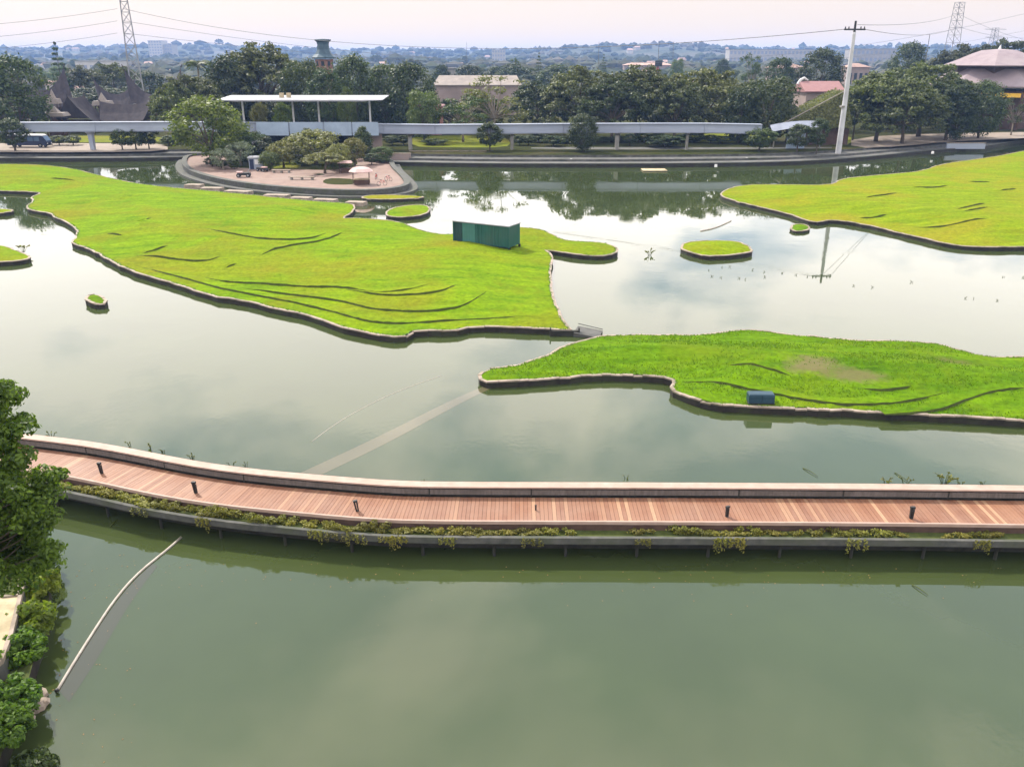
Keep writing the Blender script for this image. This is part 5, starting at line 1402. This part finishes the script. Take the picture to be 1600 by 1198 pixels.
wa, wb = P(897, 516, .5), P(936, 525, .2)
we = empty('weir_ramp', ((wa.x + wb.x) / 2, (wa.y + wb.y) / 2, 0), math.atan2(wb.y - wa.y, wb.x - wa.x), label='grey timber weir ramp joining two grass islands', cat='weir'); Lw = (wb - wa).length
for i in range(5):
    y = -.1 + i * .36; MB().add([(-Lw / 2, y, .02), (Lw / 2, y, .02), (Lw / 2, y + .33, .04), (-Lw / 2, y + .33, .04), (-Lw / 2, y, .34), (Lw / 2, y, .10), (Lw / 2, y + .33, .12), (-Lw / 2, y + .33, .36)],
        [(0, 3, 2, 1), (4, 5, 6, 7), (0, 1, 5, 4), (1, 2, 6, 5), (2, 3, 7, 6), (3, 0, 4, 7)]).build('board', M['dark_concrete'], we)
MB().tube([(-Lw / 2, 1.75, .52), (Lw / 2, 1.7, .22)], .03, 5).build('rail', M['dark_metal'], we)
gt = P(882, 517, .3)
MB().box(-1.1, 1.1, -.16, .12, -.5, .42).box(-1.15, -1.05, -.2, .14, -.5, .62).box(1.05, 1.15, -.2, .14, -.5, .62).build('sluice_gate', M['underside'], label='black sluice gate at the corner of the large island', cat='sluice gate').location = (gt.x, gt.y - .25, 0)

# ---------------------------------------------------------------- things in the water
def ribbon(name, left, right, z, mat, **k):
    l_ = chaikin([P(x, y, z) for x, y in left], 2, False); r_ = chaikin([P(x, y, z) for x, y in right], 2, False); n = len(l_)
    return mesh(name, l_ + r_, [(i, i + n, i + 1 + n, i + 1) for i in range(n - 1)], mat, **k)


ribbon('silt_bar', [(757, 603), (700, 627), (600, 678), (464, 741)], [(775, 603), (715, 632), (610, 690), (497, 744)], .004, M['silt_film'], label='pale straight submerged strip running from island to boardwalk', cat='silt bar')
ribbon('pink_sheet', [(238, 880), (202, 914), (170, 956), (132, 1012), (92, 1078)], [(246, 884), (217, 922), (188, 966), (153, 1028), (108, 1096)], .004, M['pink_film'], label='pinkish submerged sheet beside the floating pipe', cat='sheet')


def pipe(name, pix, z, rad, label, cat='pipe', mat='pipe_pale'):
    pts = resample(chaikin([P(x, y, z) for x, y in pix], 3, False), .6)
    return MB().tube(pts, rad, 7).build(name, M[mat], smooth=True, label=label, cat=cat)


pipe('floating_pipe', [(283, 839), (262, 858), (215, 895), (180, 935), (150, 980), (115, 1035), (88, 1080)], .03, .05, 'long pale pipe floating in the near water at left')
o = MB().lathe([(.03, 0), (.07, .03), (.065, .09), (.03, .12)], 10).build('float_cap', M['dark_metal'], label='dark float at the lower end of the pale pipe', cat='float'); q = P(89, 1080, .05); o.location = (q.x, q.y, .05)
pipe('floating_line', [(487, 690), (520, 665), (560, 641), (610, 616), (660, 597), (690, 587)], .0, .02, 'thin curved line floating left of the pale strip', 'rope')
pipe('floating_line', [(1095, 361), (1115, 357), (1132, 350), (1142, 345)], .03, .10, 'thin pale curved line afloat above the oval islet', 'rope')


def sprig(px, py, label, h=.5, n=5, kind='dark', z=0.0, group='sprigs and twigs in the water'):
    b = P(px, py, z); e = empty('water_sprig', (b.x, b.y, z), 0, label=label, cat='water plant', group=group)
    for i in range(n):
        a = rng.uniform(0, 6.28); ln = h * rng.uniform(.5, 1); d = Vector((math.cos(a), math.sin(a), 0))
        p1 = d * .08; p2 = d * ln * .5 + Vector((0, 0, ln * .6)); p3 = d * ln * .85 + Vector((0, 0, ln * .75))
        MB().tube([p1 - Vector((0, 0, .1)), p2, p3], [.02, .016, .01], 4).build('stem', M['soil'], e)
        V, F = leaf_quads(np.array([tuple(p3), tuple(p2), tuple((p2 + p3) / 2)]), nr.normal(0, 1, (3, 3)), .16 * h / .5)
        o = bpy.data.objects.new('leaf', np_mesh('leaf', V, F, M['leaf_olive'])); link(o, e)


for (x, y, n_, h_) in ((80, 684, 4, .45), (205, 697, 3, .4), (236, 700, 3, .55), (256, 706, 4, .3), (302, 717, 4, .4), (362, 727, 4, .35), (385, 729, 3, .4), (661, 753, 2, .25), (979, 748, 3, .25), (1385, 755, 6, .5), (1415, 755, 4, .5), (1475, 756, 9, .7), (1500, 757, 5, .35), (1535, 757, 4, .3)):
    sprig(x, y, 'small dark sprig standing in water behind the boardwalk bench', h_, n_)
for (x, y, x2, y2, lb) in ((1255, 731, 1278, 744, 'thin bare twig afloat behind the bench, right of centre'), (1398, 738, 1420, 753, 'thin bare twig leaning by the weeds at right'), (1425, 913, 1450, 929, 'thin twig afloat in the near water at right'), (172, 822, 184, 812, 'pale short stick under the boardwalk at left')):
    a = P(x, y, .03); b = P(x2, y2, .05); MB().tube([a, (a + b) / 2 + Vector((0, .05, .03)), b], [.025, .02, .012], 5).build('twig', M['soil'], label=lb, cat='twig')
for (x, y) in ((1107, 423), (1113, 432), (1126, 434), (1127, 418), (1140, 417), (1155, 435), (1163, 437), (1175, 422), (1195, 425), (1195, 433), (1222, 427), (1243, 430), (1262, 433), (1334, 447), (1363, 449), (1425, 441), (1508, 466), (1522, 467), (1559, 470), (1568, 433), (1598, 434)):
    sprig(x, y, 'tiny dark water weed tuft in the open water at right', .22, 3, group='weed tufts in the open water')
sprig(1015, 399, 'leafy sprig alone in the water left of the oval islet', .8, 8); sprig(37, 393, 'pale sprig at the tip of the left edge islet', .9, 6, z=.3)

C = []
for k in range(170):
    if k % 3: x, y = rng.uniform(60, 1600), 880 + abs(rng.gauss(0, 28))
    else: x, y = rng.uniform(75, 220), rng.uniform(860, 1190)
    q = P(x, y, .012); C.append((q.x, q.y, .012))
V, F = leaf_quads(np.array(C), nr.normal(0, .05, (len(C), 3)) + np.array([0, 0, 1]), .07, 1.8)
o = bpy.data.objects.new('floating_leaves', np_mesh('floating_leaves', V, F, M['dry_leaf'])); link(o); tag(o, 'scattered small dead leaves floating on the near water', 'leaves', kind='stuff')

# ---------------------------------------------------------------- planter plants along the boardwalk
PL = []
for k in range(5):
    cl = [((rng.uniform(-.5, .5), rng.uniform(-.16, .16), rng.uniform(.05, .30)), (rng.uniform(.12, .24), .14, rng.uniform(.10, .18)), rng.uniform(.6, 1.3)) for _ in range(11)]
    V, F = clump_leaves(cl, 46, .095, six=True); PL.append(np_mesh('foliage', V, F, M['leaf_planter']))
HV = []
for k in range(3):
    Cs = []
    for s in range(9):
        x = rng.uniform(-.4, .4); L_ = rng.uniform(.25, .75)
        for j in range(16): Cs.append((x + rng.gauss(0, .05), rng.gauss(-.03, .04), .16 - L_ * j / 15))
    V, F = leaf_quads(np.array(Cs), nr.normal(0, .6, (len(Cs), 3)) + np.array([0, -1, .3]), .095, six=True); HV.append(np_mesh('foliage', V, F, M['leaf_planter']))
s = 25; cnt = 0
while s < len(bw) - 8:
    a = bw[s]; px_ = 800 + (a.x / (a.y * CP + (CAM_H - DZ - LZ) * SP)) * FPX
    dens = 3
    if -20 < px_ < 1640 and rng.random() < (.95 if px_ < 700 else .82):
        p = bw[s] + bn[s] * rng.uniform(-.48, -.22); e = empty('planter_plant', (p.x, p.y, .63 + LZ), math.atan2(-bn[s].x, bn[s].y) + rng.uniform(-.2, .2),
            label='low yellow green plant in the trough along the boardwalk', cat='plant', group='plants in the boardwalk trough')
        sc = rng.uniform(.95, 1.45) * (1 if px_ < 700 else .82); e.scale = (sc, sc * .9, sc * rng.uniform(.55, 1.05)); link(bpy.data.objects.new('foliage', rng.choice(PL)), e); cnt += 1
        if rng.random() < .22:
            p = bw[s] + bn[s] * -.84; e = empty('trailing_plant', (p.x, p.y, .66 + LZ), math.atan2(-bn[s].x, bn[s].y), label='plant trailing over the concrete beam of the boardwalk trough', cat='plant', group='trailing plants over the boardwalk beam')
            e.scale = (1, 1, rng.uniform(.6, 1.1)); link(bpy.data.objects.new('foliage', rng.choice(HV)), e)
    s += rng.randint(dens - 1, dens + 2)

# ---------------------------------------------------------------- near bank, tree and shrubs at the left
bankp = [P(x, y, .6) for x, y in ((-420, 760), (-60, 790), (40, 815), (70, 870), (78, 930), (72, 980), (52, 1030), (40, 1080), (22, 1130), (0, 1180), (-30, 1290), (-420, 1290))]
slab('near_bank', resample(chaikin(bankp, 1), .8, True), .6, M['soil'], M['shaded_wet_stone'], kind='structure')


def near_tree(px, ptop, pbot, D, wid, label, leafsz=.145, nlobe=42, per=210, base=.6, mat='leaf_near', seed=3):
    rr = random.Random(seed); top, t = Q(px, ptop, D); bot, _ = Q(px, pbot, D)
    e = empty('leafy_tree', (top.x, D, base), label=label, cat='tree'); H0, H1 = bot.z - base, top.z - base; cl = []; ends = []
    for k in range(nlobe):
        u = rr.uniform(0, 1); a = rr.uniform(0, 6.28); zz = H0 + (H1 - H0) * u; w = wid * math.sqrt(max(.05, 1 - (2 * u - .8) ** 2 / 1.8)) * rr.uniform(.45, 1.0)
        c = (w * math.cos(a), w * math.sin(a) * .8, zz); q = rr.uniform(.30, .66); cl.append((c, (q, q, q * .55), rr.uniform(.6, 1.2)))
        ends.append(c)
    V, F = clump_leaves(cl, per, leafsz, six=True, shell=.4); link(bpy.data.objects.new('crown', np_mesh('crown', V, F, M[mat])), e)
    mb = MB(); mb.tube([(-5.2, .6, -.5), (-3.6, .5, H0 * .35), (-1.2, .2, H0 * .8), (0, 0, H1 * .88)], [.26, .23, .18, .05], 9)
    for c in ends:
        z0 = max(H0 * .9, c[2] - 1.0); mb.tube([(-.4, .05, z0), (c[0] * .5, c[1] * .5, z0 + .55), c], [.03, .022, .01], 5, cap=False)
    mb.build('trunk', M['bark'], e, smooth=True); return e


near_tree(-120, 540, 900, 20.5, 2.5, 'near leafy green tree filling the left edge over the boardwalk', nlobe=165, per=260, seed=5)
near_tree(-38, 735, 900, 21.5, 1.3, 'lower leafy tree under the big left tree by the water', nlobe=60, per=260, seed=9)


def bush(px, py, w, h, label, mat='leaf_near', leaf=.16, n=26, per=150, six=True, droop=0.0, z=.6):
    b = P(px, py, z); e = empty('bank_shrub', (b.x, b.y, z), label=label, cat='shrub', group='shrubs on the near left bank'); cl = []; mb = MB()
    for k in range(n):
        a = rng.uniform(0, 6.28); q = w * math.sqrt(rng.random()); c = (q * math.cos(a), q * math.sin(a), h * rng.uniform(.15, 1) * (1 - .5 * (q / w) ** 2)); r_ = rng.uniform(.16, .34)
        cl.append((c, (r_, r_, r_ * .8), rng.uniform(.5, 1.2)))
        if k % 3 == 0: mb.tube([(0, 0, -.2), (c[0] * .5, c[1] * .5, c[2] * .6), c], [.04, .03, .01], 4)
    V, F = clump_leaves(cl, per, leaf, six=six, droop=droop); link(bpy.data.objects.new('foliage', np_mesh('foliage', V, F, M[mat])), e); mb.build('stems', M['bark'], e)


bush(62, 925, .75, .9, 'bright grassy fern shrub beside the tan ledge, upper', 'leaf_fern', .22, 34, 150, droop=.6)
bush(50, 975, .75, .8, 'bright ferny shrub beside the tan ledge, middle', 'leaf_fern', .22, 34, 150, droop=.6)
bush(35, 1020, .7, .7, 'dark green shrub below the fern clumps by the water', 'leaf_near', .17, 30)
bush(20, 1100, .8, .7, 'dark leafy shrub at the lower left corner, upper', 'leaf_near', .17, 34)
bush(5, 1150, .8, .7, 'dark leafy shrub at the lower left corner, lower', 'leaf_near', .17, 34)
bush(55, 880, .8, 1.2, 'dark shrub between the near tree and the fern clumps', 'leaf_near', .17, 34)
bush(-30, 1060, 1.0, 1.0, 'shrub cut by the left edge below the tan ledge', 'leaf_near', .18, 36)
bush(50, 1205, .55, .35, 'dark spiky weed clump in the water at the bottom edge', 'leaf_dark', .25, 26, 90, droop=-.5, z=.02)
# tan concrete ledge
lp = [P(x, y, 1.3) for x, y in ((-130, 935), (-10, 925), (8, 931), (24, 932), (36, 884), (44, 887), (33, 935), (20, 990), (4, 1032), (-60, 1085), (-130, 1110))]
lg = empty('concrete_ledge', (lp[4].x, lp[4].y, .6), label='tan concrete ledge with pointed corner at the left edge', cat='ledge'); lr = [Vector((p.x, p.y, 0)) for p in lp]
if area2(lr) < 0: lr.reverse()
v, f = cdt_fill(lr, []); mesh('top_surface', [(q.x - lg.location.x, q.y - lg.location.y, .7) for q in v], f, M['tan_stone'], lg); n = len(lr); vv = []; ff = []
for p in lr: vv += [(p.x - lg.location.x, p.y - lg.location.y, -.3), (p.x - lg.location.x, p.y - lg.location.y, .696)]
for i in range(n): j = (i + 1) % n; ff.append((2 * i, 2 * j, 2 * j + 1, 2 * i + 1))
mesh('side_wall', vv, ff, M['shaded_old_concrete'], lg)
o_ = offset_in(lr, -.02); i_ = offset_in(lr, .12); vv = []; ff = []
for k in range(n):
    vv += [(o_[k].x - lg.location.x, o_[k].y - lg.location.y, .6), (o_[k].x - lg.location.x, o_[k].y - lg.location.y, .76), (i_[k].x - lg.location.x, i_[k].y - lg.location.y, .76), (i_[k].x - lg.location.x, i_[k].y - lg.location.y, .69)]
for i in range(n):
    j = (i + 1) % n
    for k in range(3): ff.append((4 * i + k, 4 * j + k, 4 * j + k + 1, 4 * i + k + 1))
mesh('rim', vv, ff, M['coping'], lg)
for i in range(9):
    q = P(70 - i * 3 + rng.uniform(-12, 8), 1078 + i * 5, .2); o = MB().lathe([(.05, -.15), (.2, 0), (.16, .12), (.03, .16)], 7).build('bank_stone', M['coping'], label='pale stone at the foot of the near left bank', cat='stone', group='stones at the near bank'); o.location = (q.x, q.y, .05); o.rotation_euler = (rng.uniform(-.3, .3), rng.uniform(-.3, .3), rng.uniform(0, 6)); sc = rng.uniform(.6, 1.2); o.scale = (sc * 1.3, sc, sc)

# ---------------------------------------------------------------- haze
hm = bpy.data.materials.new('haze'); hm.use_nodes = True; N = hm.node_tree.nodes; N.remove(N['Principled BSDF'])
pvn = N.new('ShaderNodeVolumePrincipled'); pvn.inputs['Color'].default_value = (0.32, 0.52, 1.0, 1); pvn.inputs['Density'].default_value = 0.00016
pvn.inputs['Anisotropy'].default_value = 0.0
hm.node_tree.links.new(pvn.outputs[0], N['Material Output'].inputs['Volume'])
hz = MB().box(-6600, 6600, -120, 7000, -2.2, 66).build('haze', hm, kind='stuff')
